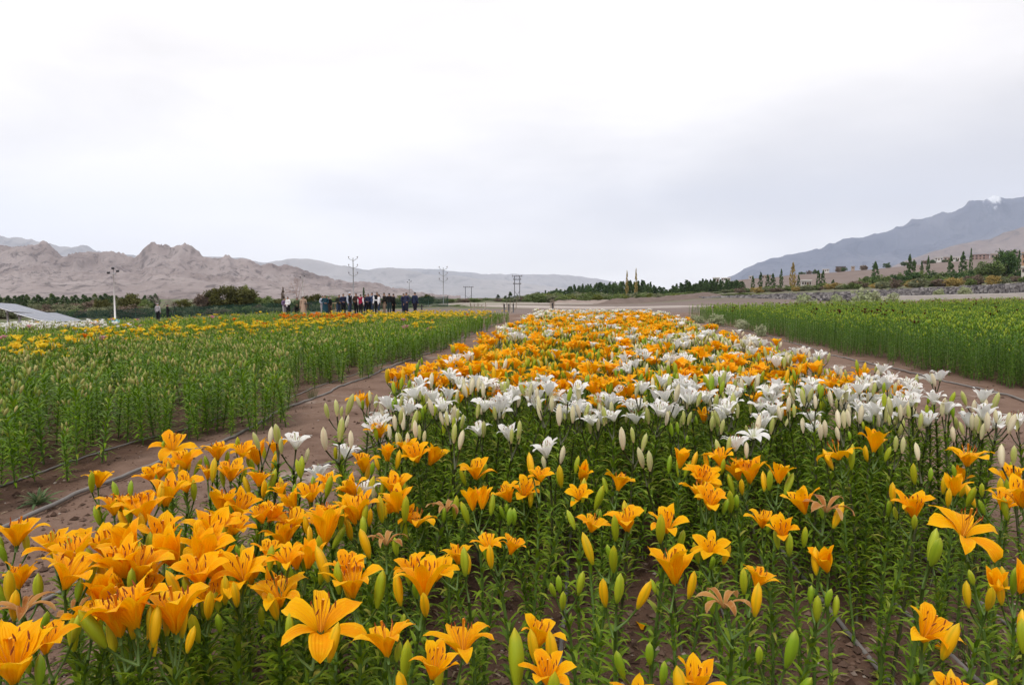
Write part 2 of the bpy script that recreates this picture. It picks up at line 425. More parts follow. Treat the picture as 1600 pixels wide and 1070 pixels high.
# ---- mountains
def rock_mat(name, a, b_, dark, scale, snow=None):
    def b(t):
        co = N(t, 'ShaderNodeTexCoord').outputs['Object']
        n = noise(t, scale, 8, 0.65, vec=co); n2 = noise(t, scale*7, 6, 0.7, vec=co)
        c = mixc(t, mrange(t, n, 0.3, 0.7), a, b_)
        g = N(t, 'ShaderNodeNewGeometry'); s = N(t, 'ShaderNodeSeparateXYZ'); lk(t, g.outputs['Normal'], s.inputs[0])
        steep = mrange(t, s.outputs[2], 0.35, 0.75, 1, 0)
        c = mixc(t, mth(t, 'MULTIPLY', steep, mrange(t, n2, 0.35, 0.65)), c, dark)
        c = mixc(t, mrange(t, n2, 0.62, 0.8, 0, 0.4), c, b_)
        mpx = N(t, 'ShaderNodeMapping'); mpx.inputs['Scale'].default_value = (1, 1, 0.45); lk(t, co, mpx.inputs[0])
        crg = N(t, 'ShaderNodeTexNoise'); crg.inputs['Scale'].default_value = scale*4.5; crg.inputs['Detail'].default_value = 9; crg.inputs['Roughness'].default_value = 0.72; crg.inputs['Distortion'].default_value = 1.2
        lk(t, mpx.outputs[0], crg.inputs['Vector'])
        c = mixc(t, mrange(t, crg.outputs['Fac'], 0.50, 0.64, 0, 0.75), c, dark)
        c = mixc(t, mrange(t, crg.outputs['Fac'], 0.30, 0.42, 0.6, 0), c, tuple(min(0.9, k*1.25) for k in b_))
        if snow:
            u, v, r = attr(t)
            streak = N(t, 'ShaderNodeMapping'); streak.inputs['Scale'].default_value = (1, 1, 0.22); lk(t, co, streak.inputs[0])
            c = mixc(t, mth(t, 'MULTIPLY', mrange(t, mth(t, 'ADD', u, mth(t, 'MULTIPLY', noise(t, 0.011, 6, 0.7, vec=streak.outputs[0]), 1.4)), 1.22, 1.62), 0.85), c, (0.85, 0.87, 0.9))
        p = principled(t, c, 0.95, 0, 0.1)
        bp = N(t, 'ShaderNodeBump'); bp.inputs['Strength'].default_value = 1.0; bp.inputs['Distance'].default_value = 0.03/scale
        lk(t, mth(t, 'ADD', noise(t, scale*3, 9, 0.68, vec=co), 0.0), bp.inputs['Height']); lk(t, bp.outputs[0], p.inputs['Normal'])
        return p.outputs[0]
    return mat(name, b)
def build_range(name, prof, d0, d1, ridge_at, seed, scale, rough, material, nu=360, nv=70, foot=0.0, snow_px=None, crag=0.0, base_z=-1.5):
    """prof: (pixel x, pixel y) of the skyline; a range of that outline between d0 and d1 metres away"""
    pxs = np.linspace(prof[0][0], prof[-1][0], nu)
    ys = np.interp(pxs, [p[0] for p in prof], [p[1] for p in prof])
    k = np.array([1, 2, 3, 2, 1.])/9; ys2 = np.convolve(np.pad(ys, 2, mode='edge'), k, 'valid')
    el = (465 - ys2)/F
    vv = np.linspace(0, 1, nv)
    P, V = np.meshgrid(pxs, vv, indexing='ij'); E = el[:, None]*np.ones_like(V)
    D = d0 + (d1 - d0)*V
    L = (P - CX)/F*D
    x, y = to_xy(L, D)
    wx = x/scale + 0.6*fbm(x/scale*0.7, y/scale*0.7, 3, seed+3); wy = y/scale + 0.6*fbm(x/scale*0.7 + 5, y/scale*0.7, 3, seed+4)
    rg = ridged(wx, wy, 6, seed)*0.75 + 0.25*ridged(wx*3.1, wy*3.1, 4, seed+20)
    rise = np.where(V < ridge_at, (V/ridge_at)**0.95, 1 - 0.9*((V-ridge_at)/(1-ridge_at))**1.2)
    env = rise*(1 - rough*np.clip(rise*4, 0, 1)*(1 - sstep(0.8, 1.0, rise))) + rough*rg*np.clip(rise*3, 0, 1)
    z = np.maximum(env, 0)
    ang = (z/D).max(axis=1)                       # bring the outline back to the profile
    kw = max(5, nu//16)|1; ang = np.convolve(np.pad(ang, kw//2, mode='edge'), np.ones(kw)/kw, 'valid')
    z = z/ang[:, None]*np.maximum(E, 0.0006) + CAMH*rise
    if crag: z = z + crag*(ridged(x/scale*5, y/scale*5, 4, seed+8) - 0.45)*np.clip(rise*2, 0, 1)
    z = np.where(V == 0, base_z, np.maximum(z, base_z)); z[:, -1] = base_z
    v = np.stack([x, y, z], -1).reshape(-1, 3)
    u = np.zeros_like(z)
    if snow_px:
        lo, hi, zc = snow_px
        u = np.exp(-((P - (lo+hi)/2)/(hi-lo))**2*2.2)*(z/1850.0)**4
    a = np.stack([u, V, V*0], -1).reshape(-1, 3)
    me = mesh(name, (v, [(grid_faces(nu, nv), 0)], a), [material], True, True)
    return struct(name, me)
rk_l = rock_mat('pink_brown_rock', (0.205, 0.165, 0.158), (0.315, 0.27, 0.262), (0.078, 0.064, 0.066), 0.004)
rk_b = rock_mat('haze_paled_far_rock', (0.28, 0.27, 0.27), (0.36, 0.34, 0.335), (0.20, 0.195, 0.20), 0.0007)  # rock colour lightened to paint in the haze fade of the far ridges
rk_s = rock_mat('haze_blue_snow_peak_rock', (0.075, 0.083, 0.118), (0.135, 0.138, 0.168), (0.04, 0.045, 0.068), 0.0007, True)  # blue in the rock colour is painted distance haze, on top of the volume
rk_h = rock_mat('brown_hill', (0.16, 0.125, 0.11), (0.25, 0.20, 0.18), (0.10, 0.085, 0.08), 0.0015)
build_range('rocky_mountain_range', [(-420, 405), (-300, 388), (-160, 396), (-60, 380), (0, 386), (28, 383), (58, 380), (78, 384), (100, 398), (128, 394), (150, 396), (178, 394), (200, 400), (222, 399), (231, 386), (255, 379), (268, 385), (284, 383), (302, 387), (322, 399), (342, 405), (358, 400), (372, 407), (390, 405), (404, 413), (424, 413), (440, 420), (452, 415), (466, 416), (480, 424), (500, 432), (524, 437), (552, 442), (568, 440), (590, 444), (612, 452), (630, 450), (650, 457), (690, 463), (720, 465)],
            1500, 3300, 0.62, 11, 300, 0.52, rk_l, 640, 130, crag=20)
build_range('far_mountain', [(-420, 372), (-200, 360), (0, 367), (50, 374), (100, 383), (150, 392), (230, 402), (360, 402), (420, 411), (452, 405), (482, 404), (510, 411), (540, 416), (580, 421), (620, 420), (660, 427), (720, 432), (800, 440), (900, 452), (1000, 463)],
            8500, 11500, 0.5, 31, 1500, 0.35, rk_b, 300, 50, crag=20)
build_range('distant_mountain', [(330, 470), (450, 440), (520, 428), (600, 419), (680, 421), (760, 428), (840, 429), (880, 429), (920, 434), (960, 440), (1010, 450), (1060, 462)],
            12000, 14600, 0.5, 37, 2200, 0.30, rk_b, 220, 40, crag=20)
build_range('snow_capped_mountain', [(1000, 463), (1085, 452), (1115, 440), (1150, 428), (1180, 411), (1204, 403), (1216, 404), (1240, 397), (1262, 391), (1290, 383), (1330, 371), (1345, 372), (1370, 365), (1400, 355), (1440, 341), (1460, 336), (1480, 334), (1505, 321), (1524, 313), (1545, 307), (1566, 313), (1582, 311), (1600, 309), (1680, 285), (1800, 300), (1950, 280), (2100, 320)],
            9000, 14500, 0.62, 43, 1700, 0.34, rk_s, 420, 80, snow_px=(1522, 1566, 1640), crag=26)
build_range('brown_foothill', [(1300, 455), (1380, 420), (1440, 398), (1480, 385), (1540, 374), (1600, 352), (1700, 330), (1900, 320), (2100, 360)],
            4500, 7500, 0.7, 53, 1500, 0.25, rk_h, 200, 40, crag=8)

# ---- dirt road, earth bank
road_m = plain('pale_dirt', (0.40, 0.35, 0.32), 0.95, 0, 0.1, 0.18, 0.6)
bank_m = plain('dark_earth', (0.15, 0.115, 0.10), 0.95, 0, 0.1, 0.35, 0.8)
def ribbon(name, pts, widths, material, lift=0.03, cols=4):
    pts = np.array(pts, float)
    t = np.linspace(0, len(pts)-1, 70)
    x = np.interp(t, range(len(pts)), pts[:, 0]); y = np.interp(t, range(len(pts)), pts[:, 1]); wd = np.interp(t, range(len(pts)), widths)
    tx, ty = np.gradient(x), np.gradient(y); l = np.hypot(tx, ty); nx, ny = -ty/l, tx/l
    s = np.linspace(-0.5, 0.5, cols)
    X = x[:, None] + nx[:, None]*wd[:, None]*s; Y = y[:, None] + ny[:, None]*wd[:, None]*s
    Z = gz(X, Y) + lift + 0.12*(1 - 0*X)
    v = np.stack([X, Y, Z], -1).reshape(-1, 3)
    low = v.reshape(len(t), cols, 3).copy(); low[..., 2] -= 0.9
    e0 = low[:, 0]; e1 = low[:, -1]
    V = np.concatenate([e0[:, None], v.reshape(len(t), cols, 3), e1[:, None]], 1).reshape(-1, 3)
    return struct(name, mesh(name, piece(V, grid_faces(len(t), cols+2)), [material]))
P2 = lambda px, d: at(px, d)[:2]
ribbon('dirt_road', [P2(640, 108), P2(760, 112), P2(860, 92), P2(960, 84), P2(1030, 84), P2(1090, 90)], [6, 7, 9, 9, 8, 6], road_m)
ribbon('gravel_track', [P2(690, 150), P2(800, 150), P2(900, 150), P2(1010, 170)], [14, 16, 14, 10], road_m)
def earth_bank(name, a, b, h, wd, seed, material, n=120):
    a = np.array(a); b = np.array(b); t = np.linspace(0, 1, n); s = np.linspace(-1, 1, 13)
    T, S = np.meshgrid(t, s, indexing='ij')
    dirv = (b - a)/np.linalg.norm(b-a); nv_ = np.array([-dirv[1], dirv[0]])
    X = a[0] + (b-a)[0]*T + nv_[0]*S*wd; Y = a[1] + (b-a)[1]*T + nv_[1]*S*wd
    Z = gz(X, Y) + h*(1 - np.abs(S)**1.7)*(0.55 + 0.75*fbm(X*0.13, Y*0.13, 4, seed))*np.clip(np.minimum(T, 1-T)*8, 0, 1) + 0.5*(fbm(X*0.9, Y*0.9, 3, seed+1)-0.5)*(1-np.abs(S)) - 0.1
    return struct(name, mesh(name, piece(np.stack([X, Y, Z], -1).reshape(-1, 3), grid_faces(n, 13)), [material]))
earth_bank('earth_bank', P2(930, 140), P2(1130, 150), 1.15, 5, 61, bank_m)
earth_bank('earth_bank', P2(860, 160), P2(1010, 150), 1.1, 5, 67, plain('light_earth', (0.26, 0.21, 0.185), 0.95, 0, 0.1, 0.3, 0.8))

# ---- air
def build_haze():
    me = mesh('haze', box(-16600, 16600, -16600, 16600, -6.0, 2420.0), [], False, False)
    m = bpy.data.materials.new('haze'); m.use_nodes = True; t = m.node_tree; t.nodes.clear()
    out = N(t, 'ShaderNodeOutputMaterial'); pv = N(t, 'ShaderNodeVolumePrincipled')
    pv.inputs['Color'].default_value = (0.68, 0.79, 1.0, 1); pv.inputs['Density'].default_value = 4.2e-5
    pv.inputs['Anisotropy'].default_value = 0.0
    lk(t, pv.outputs[0], out.inputs['Volume'])
    me.materials.append(m)
    o = obj('haze', me); o['kind'] = 'stuff'; o['label'] = 'pale bluish haze filling the valley air'
    o.display_type = 'WIRE'
build_haze()

# ================================================================== PEOPLE
SKIN = plain('skin', (0.30, 0.17, 0.11), .55, 0, .4, .06); HAIR = plain('black_hair', (0.012, 0.010, 0.010), .6); SHOE = plain('dark_shoe', (0.02, 0.018, 0.016), .5)
def cloth(c): return plain('cloth_%02d_%02d_%02d' % tuple(int(q*99) for q in c), c, .85, 0, .15, .12, 8)
def skeleton(pose, g):
    J = {}; E_ = []; 
    def j(n, p, r, par=None, lab='torso'):
        J[n] = (np.array(p, float), r)
        if par: E_.append((par, n, lab))
    st = pose.get('stance', .10); lean = pose.get('lean', 0.0)
    j('pelvis', (0, 0, .95), (.155, .115)); j('spine', (0, -.01 - lean*.3, 1.12), (.145, .105), 'pelvis'); j('chest', (0, -lean*.7, 1.31), (.175, .115), 'spine')
    j('neck', (0, -.005 - lean, 1.475), (.058, .058), 'chest', 'neck'); j('head', (0, -.02 - lean*1.15, 1.575), (.074, .088), 'neck', 'head'); j('crown', (0, -.01 - lean*1.25, 1.675), (.066, .078), 'head', 'head')
    for s, nm in ((-1, 'l'), (1, 'r')):
        a = pose.get('arm_' + nm, 'down')
        j('sh' + nm, (s*.185, -lean*.85, 1.405), (.062, .062), 'chest', 'torso')
        if a == 'down': el, wr, hd = (s*.235, .02 - lean*.5, 1.13), (s*.245, -.05, .89), (s*.245, -.065, .83)
        elif a == 'front': el, wr, hd = (s*.25, .00, 1.13), (s*.10, -.22, 1.05), (s*.03, -.26, 1.05)
        elif a == 'point': el, wr, hd = (s*.30, -.10, 1.18), (s*.42, -.32, 1.22), (s*.46, -.38, 1.23)
        elif a == 'hip': el, wr, hd = (s*.36, .06, 1.15), (s*.20, -.04, .99), (s*.16, -.08, .98)
        else: el, wr, hd = (s*.24, .09, 1.13), (s*.10, .15, .93), (s*.04, .16, .90)
        j('el' + nm, el, (.046, .046), 'sh' + nm, 'arm'); j('wr' + nm, wr, (.030, .030), 'el' + nm, 'forearm'); j('hd' + nm, hd, (.036, .022), 'wr' + nm, 'hand')
        dv = np.array(hd) - np.array(wr); dv /= np.linalg.norm(dv); sd = np.cross(dv, [0.2, 1, .1]); sd /= np.linalg.norm(sd)
        for k in range(4):
            L_ = (.075, .088, .082, .064)[k]; b = np.array(hd) + sd*(k-1.5)*.018
            j('f%s%d' % (nm, k), b + dv*L_*.55, (.009, .009), 'hd' + nm, 'hand'); j('g%s%d' % (nm, k), b + dv*L_ + np.array([0, 0, -.012]), (.008, .008), 'f%s%d' % (nm, k), 'hand')
        j('t' + nm, np.array(wr) + dv*.03 + sd*.045, (.010, .010), 'wr' + nm, 'hand'); j('u' + nm, np.array(wr) + dv*.075 + sd*.055, (.009, .009), 't' + nm, 'hand')
        j('hip' + nm, (s*.088, 0, .90), (.098, .10), 'pelvis', 'leg'); fw = pose.get('step', 0)*s
        j('kn' + nm, (s*(st*.95), -.02 - fw*.5, .50), (.064, .066), 'hip' + nm, 'leg'); j('an' + nm, (s*st, .02 - fw, .085), (.044, .046), 'kn' + nm, 'leg'); j('to' + nm, (s*(st+.025), -.14 - fw, .035), (.042, .034), 'an' + nm, 'foot')
    return J, E_
PEOPLE = []
def person(px, d, h, face, pose, top, trousers, label, hair=HAIR, hat=None, sleeves='long', vest=None, coat=None):
    PEOPLE.append(dict(px=px, d=d, h=h, face=face, pose=pose, top=top, tr=trousers, label=label, hair=hair, hat=hat, sl=sleeves, vest=vest, coat=coat))
NAVY, BLK, WHT, GRY, JEAN, CRIM, TEAL, BEI, GRN, PUR, BRN, LGT = (0.022, 0.028, 0.06), (0.014, 0.014, 0.016), (0.70, 0.70, 0.72), (0.36, 0.34, 0.36), (0.04, 0.06, 0.10), (0.28, 0.012, 0.045), (0.018, 0.06, 0.085), (0.42, 0.30, 0.22), (0.08, 0.11, 0.055), (0.16, 0.11, 0.20), (0.05, 0.032, 0.026), (0.42, 0.46, 0.54)
S0 = {}; SF = dict(arm_l='front', arm_r='front'); SP = dict(arm_l='point', arm_r='down'); SB = dict(arm_l='back', arm_r='back'); SH = dict(arm_r='hip'); SL = dict(lean=.10, arm_l='front', arm_r='down'); SW = dict(step=.10)
person(247, 64, 1.70, 2.9, S0, GRY, BLK, 'person in light grey jacket and grey cap with dark trousers, back turned', hat=GRY)
person(262, 66, 1.62, 2.2, SF, BLK, BLK, 'person all in black standing beside the person in light grey')
person(445, 55, 1.62, 1.0, SF, PUR, GRY, 'person in purple jacket and pale grey trousers', coat=None)
person(450.5, 54.5, 1.68, -.6, SF, WHT, BLK, 'person in white shirt and black trousers beside the purple jacket')
person(464, 55, 1.60, .5, SL, GRN, BLK, 'person in olive green top and black trousers')
person(474.5, 55, 1.66, .3, S0, BEI, BEI, 'person dressed all in beige with a long tunic', coat=BEI)
person(504.5, 55, 1.66, .8, SF, LGT, GRY, 'person in pale blue-grey beside the teal dress')
person(508.5, 54, 1.66, .4, SF, TEAL, TEAL, 'person in long dark teal dress', coat=TEAL)
person(514.5, 54.8, 1.58, -.4, S0, BLK, BRN, 'person in black jacket and dark brown skirt', coat=BRN)
person(529, 54, 1.66, .9, SL, (0.035, 0.04, 0.03), JEAN, 'person in dark olive jacket bending slightly forward')
person(537, 53, 1.70, .3, SF, NAVY, BLK, 'person in navy jacket with hands together in front')
person(546.5, 52.5, 1.78, 1.2, S0, LGT, JEAN, 'tall person in black vest with pale blue cap and pale sleeves', hat=(0.55, 0.62, 0.74), vest=BLK)
person(557, 53, 1.70, -.3, SF, BRN, BLK, 'person in dark brown shirt left of the crimson vest')
person(564, 52, 1.60, 2.8, S0, WHT, BLK, 'person in crimson vest over white sleeves, seen from behind', vest=CRIM)
person(571.5, 53.5, 1.62, .5, S0, BLK, NAVY, 'person in black behind the crimson vest')
person(576, 53, 1.66, -.2, SF, (0.03, 0.025, 0.055), BLK, 'person in dark violet-blue jacket right of the crimson vest')
person(582, 53, 1.74, -.9, SP, WHT, JEAN, 'person in blue vest with white sleeves gesturing', vest=(0.035, 0.055, 0.12))
person(589.5, 54, 1.80, .2, S0, (0.02, 0.016, 0.02), BLK, 'tall person in black behind the white shirt and jeans')
person(592.5, 52.5, 1.62, -1.4, SP, WHT, JEAN, 'person in white shirt and blue jeans reaching out')
person(601, 53, 1.72, -1.0, SF, (0.022, 0.02, 0.016), BEI, 'person in black jacket, dark green cap and beige trousers', hat=(0.03, 0.045, 0.03))
person(608.5, 52.5, 1.70, 2.9, S0, (0.012, 0.016, 0.015), (0.025, 0.045, 0.05), 'broad person in black jacket and dark teal trousers, seen from behind')
person(615, 53, 1.66, 2.2, S0, (0.018, 0.016, 0.018), BLK, 'person in black at the right end of the dense crowd')
person(631, 52.8, 1.68, .9, SF, NAVY, NAVY, 'person in navy, left of the pair standing apart')
person(635.5, 52, 1.74, -.7, SH, (0.03, 0.036, 0.075), (0.02, 0.022, 0.04), 'person in blue-navy shirt, right of the pair standing apart')
person(648.5, 51.5, 1.76, 2.6, SW, (0.022, 0.03, 0.065), (0.016, 0.014, 0.024), 'person in navy seen from behind, standing alone beside the dark stake')
tmp = []
for i, P in enumerate(PEOPLE):
    g = np.random.default_rng(i); J, E_ = skeleton(P['pose'], g); nm = list(J); ix = {n: k for k, n in enumerate(nm)}
    me = bpy.data.meshes.new('person'); me.from_pydata([tuple(J[n][0]) for n in nm], [(ix[a], ix[b]) for a, b, _ in E_], [])
    o = bpy.data.objects.new('person', me); C.objects.link(o)
    sk = o.modifiers.new('skin', 'SKIN'); sk.use_smooth_shade = True; su = o.modifiers.new('smooth', 'SUBSURF'); su.levels = 1; su.render_levels = 1
    for k, n in enumerate(nm):
        q = me.skin_vertices[0].data[k]; q.radius = J[n][1]; q.use_root = (k == 0)
    tmp.append((o, J, E_))
dg = bpy.context.evaluated_depsgraph_get()
bodies = []
for o, J, E_ in tmp:
    m = bpy.data.meshes.new_from_object(o.evaluated_get(dg)); m.name = 'body'; bodies.append(m)
for o, J, E_ in tmp: bpy.data.objects.remove(o)
def sub_mesh(name, v, nrm, faces, sel, off, material):
    f = [faces[i] for i in np.where(sel)[0]]
    if not f: return None
    used = sorted({q for t in f for q in t}); mp_ = {q: k for k, q in enumerate(used)}
    me = bpy.data.meshes.new(name); me.from_pydata((v[used] + nrm[used]*off).tolist(), [], [tuple(mp_[q] for q in t) for t in f])
    me.materials.append(material); me.polygons.foreach_set('use_smooth', np.ones(len(f), bool)); return me
for P, m, (o_tmp, J, E_) in zip(PEOPLE, bodies, tmp):
    n = len(m.vertices); v = np.empty(n*3); m.vertices.foreach_get('co', v); v = v.reshape(-1, 3)
    nr = np.empty(n*3); m.vertices.foreach_get('normal', nr); nr = nr.reshape(-1, 3)
    hc = J['head'][0]
    nose = np.exp(-((v[:, 0])**2/.00025 + (v[:, 2]-hc[2]-.02)**2/.0006))*(v[:, 1] < hc[1] - .05)*.022; v[:, 1] -= nose
    m.vertices.foreach_set('co', v.ravel()); m.materials.clear(); m.materials.append(SKIN)
    faces = [tuple(p.vertices) for p in m.polygons]; cen = np.array([v[list(f)].mean(0) for f in faces])
    best = np.full(len(cen), 9e9); lab = np.empty(len(cen), object)
    for a, b, l in E_:
        p0, p1 = J[a][0], J[b][0]; t = np.clip(((cen - p0) @ (p1 - p0))/((p1-p0) @ (p1-p0)), 0, 1); dd = np.linalg.norm(cen - (p0 + t[:, None]*(p1-p0)), axis=1)/((J[a][1][0] + J[b][1][0])/2)
        q = dd < best; best[q] = dd[q]; lab[q] = l
    x, y, z = at(P['px'], P['d'])
    ro = empty('person', (x, y, z - .02), P['face'] + YAW, P['h']/1.66); tag(ro, P['label'], 'person', None)
    obj('body', m, ro)
    isl = lambda *s: np.isin(lab.astype(str), s)
    top_sel = isl('torso', 'arm', 'forearm') & (cen[:, 2] > .88) | (isl('neck') & (cen[:, 2] < 1.45))
    def add(nm_, sel, off, mt):
        me = sub_mesh(nm_, v, nr, faces, sel, off, mt)
        if me: obj(nm_, me, ro)
    add('shirt', top_sel, .016, cloth(P['top']))
    if P['vest']: add('vest', isl('torso') & (cen[:, 2] > .86) & (np.abs(cen[:, 0]) < .20), .034, cloth(P['vest']))
    add('trousers', isl('leg') | (isl('torso') & (cen[:, 2] < .96)), .014, cloth(P['tr'])); add('shoe', isl('foot') & (cen[:, 0] < 0), .012, SHOE); add('shoe', isl('foot') & (cen[:, 0] >= 0), .012, SHOE)
    if P['coat']:
        k = 14; th = np.arange(k)/k*6.2832; rows = [(1.02, .185, .145), (.85, .21, .17), (.6, .235, .19), (.38, .255, .21)]
        V = np.concatenate([np.stack([rx_*np.cos(th), ry_*np.sin(th)*(1+.06*np.cos(5*th)), np.full(k, zz)], -1) for zz, rx_, ry_ in rows])
        obj('tunic', mesh('tunic', piece(V, grid_faces(4, k, True)), [cloth(P['coat'])]), ro)
    if P['hat']: add('cap', isl('head') & ((cen[:, 2] > hc[2] + .035)), .022, cloth(P['hat']))
    else: add('hair', isl('head') & ((cen[:, 2] > hc[2] + .045) | ((cen[:, 1] > hc[1] + .01) & (cen[:, 2] > hc[2] - .05))), .014, P['hair'])

# ================================================================== LILIES
# ---- pieces
W_T = [0, .15, .35, .55, .75, .9, 1]; W_V = [.24, .42, .80, 1.0, .86, .50, .03]
STAGE = {'open': [(0, 22), (.3, 31), (.6, 48), (.85, 82), (1, 112)], 'mid': [(0, 20), (.3, 25), (.6, 37), (.85, 66), (1, 96)], 'cup': [(0, 17), (.3, 20), (.6, 27), (.85, 50), (1, 72)],
         'wide': [(0, 32), (.3, 52), (.6, 72), (.85, 104), (1, 138)], 'slim': [(0, 12), (.3, 12), (.6, 10), (.85, 16), (1, 40)],
         'wilt': [(0, 22), (.3, 45), (.6, 85), (.85, 130), (1, 165)]}
def petal_piece(stage, inner, rs, n_t=9, n_s=5, length=0.100):
    g = np.random.default_rng(rs)
    t = np.linspace(0, 1, n_t)
    th = np.radians(np.interp(t, [a for a, _ in STAGE[stage]], [b for _, b in STAGE[stage]]))
    j = g.uniform(-12, 18); th = th + np.radians(j)*t + np.radians(g.uniform(-25, 55))*t**3
    if not inner: th = th + np.radians(6)*t
    dl = length/(n_t-1)*(1.0 if inner else 1.04)
    r = np.concatenate([[0], np.cumsum(np.sin((th[1:]+th[:-1])/2)*dl)]) + 0.004
    z = np.concatenate([[0], np.cumsum(np.cos((th[1:]+th[:-1])/2)*dl)])
    wd = np.interp(t, W_T, W_V)*(0.046 if inner else 0.033)*0.5
    if stage == 'wilt': wd = wd*0.55
    s = np.linspace(-1, 1, n_s)
    T, S = np.meshgrid(t, s, indexing='ij')
    tang = wd[:, None]*S
    ruff = g.uniform(0.0012, 0.0035)*np.sin(T*g.uniform(9, 15) + g.uniform(0, 6) + S*1.5)*np.abs(S)*sstep(0.2, 0.7, T)
    cup = 0.34*np.abs(S)**2*wd[:, None]*(1 - 0.8*T) - 0.0022*np.exp(-(S/0.25)**2)*np.sin(np.pi*np.clip(T, 0, 1)) + ruff
    nr, nz_ = -np.cos(th)[:, None], np.sin(th)[:, None]
    rr = r[:, None] + nr*cup; zz = z[:, None] + nz_*cup
    # edges at radius rr, offset tang: wrap a little round the axis so that petals close at the base
    X = rr; Y = tang*np.ones_like(X)
    twist = g.uniform(-0.55, 0.55)*T**2
    X2 = X; Y2 = Y + twist*0.02
    v = np.stack([X2, Y2, zz + twist*Y*0.8], -1).reshape(-1, 3)
    a = np.stack([T, S, np.full_like(T, g.uniform(0, 1))], -1).reshape(-1, 3)
    return piece(v, grid_faces(n_t, n_s), 0, a)
def bud_piece(length=0.085, radius=0.0135, rings=7, seg=12, r=0.5, open_=0.0):
    t = np.linspace(0, 1, rings)
    pr = np.interp(t, [0, .08, .3, .55, .8, .95, 1], [.30, .52, .86, 1.0, .78, .36, .05])*radius
    th = np.arange(seg)/seg*2*math.pi
    lob = 1 + 0.10*np.cos(3*th) if seg >= 9 else np.ones(seg)
    v = np.stack([pr[:, None]*np.cos(th)*lob, pr[:, None]*np.sin(th)*lob, (t*length)[:, None]*np.ones(seg)], -1).reshape(-1, 3)
    v[:, 0] += 0.004*np.repeat(t, seg)**2
    a = np.stack([np.repeat(t, seg), np.tile((np.cos(3*th)+1)/2, rings), np.full(rings*seg, r)], -1)
    return (v, [(grid_faces(rings, seg, True), 0)], a)
def leaf_piece(rs, n_t=6, length=0.08, width=0.0125, halves=2):
    g = np.random.default_rng(rs)
    t = np.linspace(0, 1, n_t)
    th = np.radians(g.uniform(32, 58) + g.uniform(20, 90)*t**1.5)      # from vertical
    dl = length/(n_t-1)
    x = np.concatenate([[0], np.cumsum(np.sin((th[1:]+th[:-1])/2)*dl)]); z = np.concatenate([[0], np.cumsum(np.cos((th[1:]+th[:-1])/2)*dl)])
    wd = np.interp(t, [0, .12, .4, .7, .92, 1], [.35, .72, 1, .78, .28, .04])*width*0.5
    s = np.array([-1, 0, 1.]) if halves == 2 else np.array([-1, 1.])
    T, S = np.meshgrid(t, s, indexing='ij')
    up = np.abs(S)*wd[:, None]*0.55
    X = x[:, None] - np.cos(th)[:, None]*up; Z = z[:, None] + np.sin(th)[:, None]*up
    Y = wd[:, None]*S + g.uniform(-0.012, 0.012)*(T**2)
    a = np.stack([T, S, np.full_like(T, g.uniform(0, 1))], -1).reshape(-1, 3)
    return piece(np.stack([X, Y, Z], -1).reshape(-1, 3), grid_faces(n_t, len(s)), 0, a)
def stamen_piece(low=False):
    ps = []
    for k in range(6):
        a = k/6*2*math.pi + 0.4
        rr = np.array([0.003, 0.010, 0.022]); zz = np.array([0.004, 0.038, 0.066 + 0.006*(k % 2)])
        pts = np.stack([rr*math.cos(a), rr*math.sin(a), zz], -1)
        ps.append(tube(pts, 0.0011, 3, 1, False))
        e = pts[-1]; tg = np.array([-math.sin(a)*0.3, math.cos(a)*0.3, 0.95])*0.0075
        ps.append(tube([e - tg, e, e + tg], [0.0008, 0.0018, 0.0006], 5, 0, False))
    ps.append(tube([(0, 0, 0.004), (0.002, 0, 0.045), (0.004, 0.003, 0.082)], [0.0016, 0.0016, 0.003], 4, 1))
    return merge(ps)
def recept_piece():
    return tube([(0, 0, -0.014), (0, 0, -0.004), (0, 0, 0.006)], [0.0030, 0.0048, 0.0066], 7, 0)

NV = 6
KIND = {'orange': (M_OR, B_OR, S_GR, L_OR, FILA), 'white': (M_WH, B_WH, S_DK, L_OR, FILW)}
petals, buds, stam, recep = {}, {}, {}, None
for kd, (pm, bm_, sm, lm, fm) in KIND.items():
    for st in STAGE:
        for inn in (0, 1):
            for k in range(NV):
                petals[kd, st, inn, k] = mesh('petal', petal_piece(st, inn, 100 + k*7 + inn + 31*list(STAGE).index(st)), [M_WI if st == 'wilt' else pm])
    for k in range(4):
        buds[kd, k] = mesh('bud', bud_piece(0.074 + 0.007*k, 0.0108 + 0.0008*k, r=0.3 + 0.2*k), [bm_])
        buds[kd + '_green', k] = mesh('bud', bud_piece(0.052 + 0.010*k, 0.0092 + 0.0009*k, r=0.25*k), [B_GR])
    stam[kd] = mesh('stamens', stamen_piece(), [ANTH, fm])
    recep_m = mesh('receptacle', recept_piece(), [sm]); buds[kd + '_recep', 0] = recep_m
leafs = [mesh('leaf', leaf_piece(500 + k, 6, 0.066, 0.0140), [L_OR]) for k in range(7)]

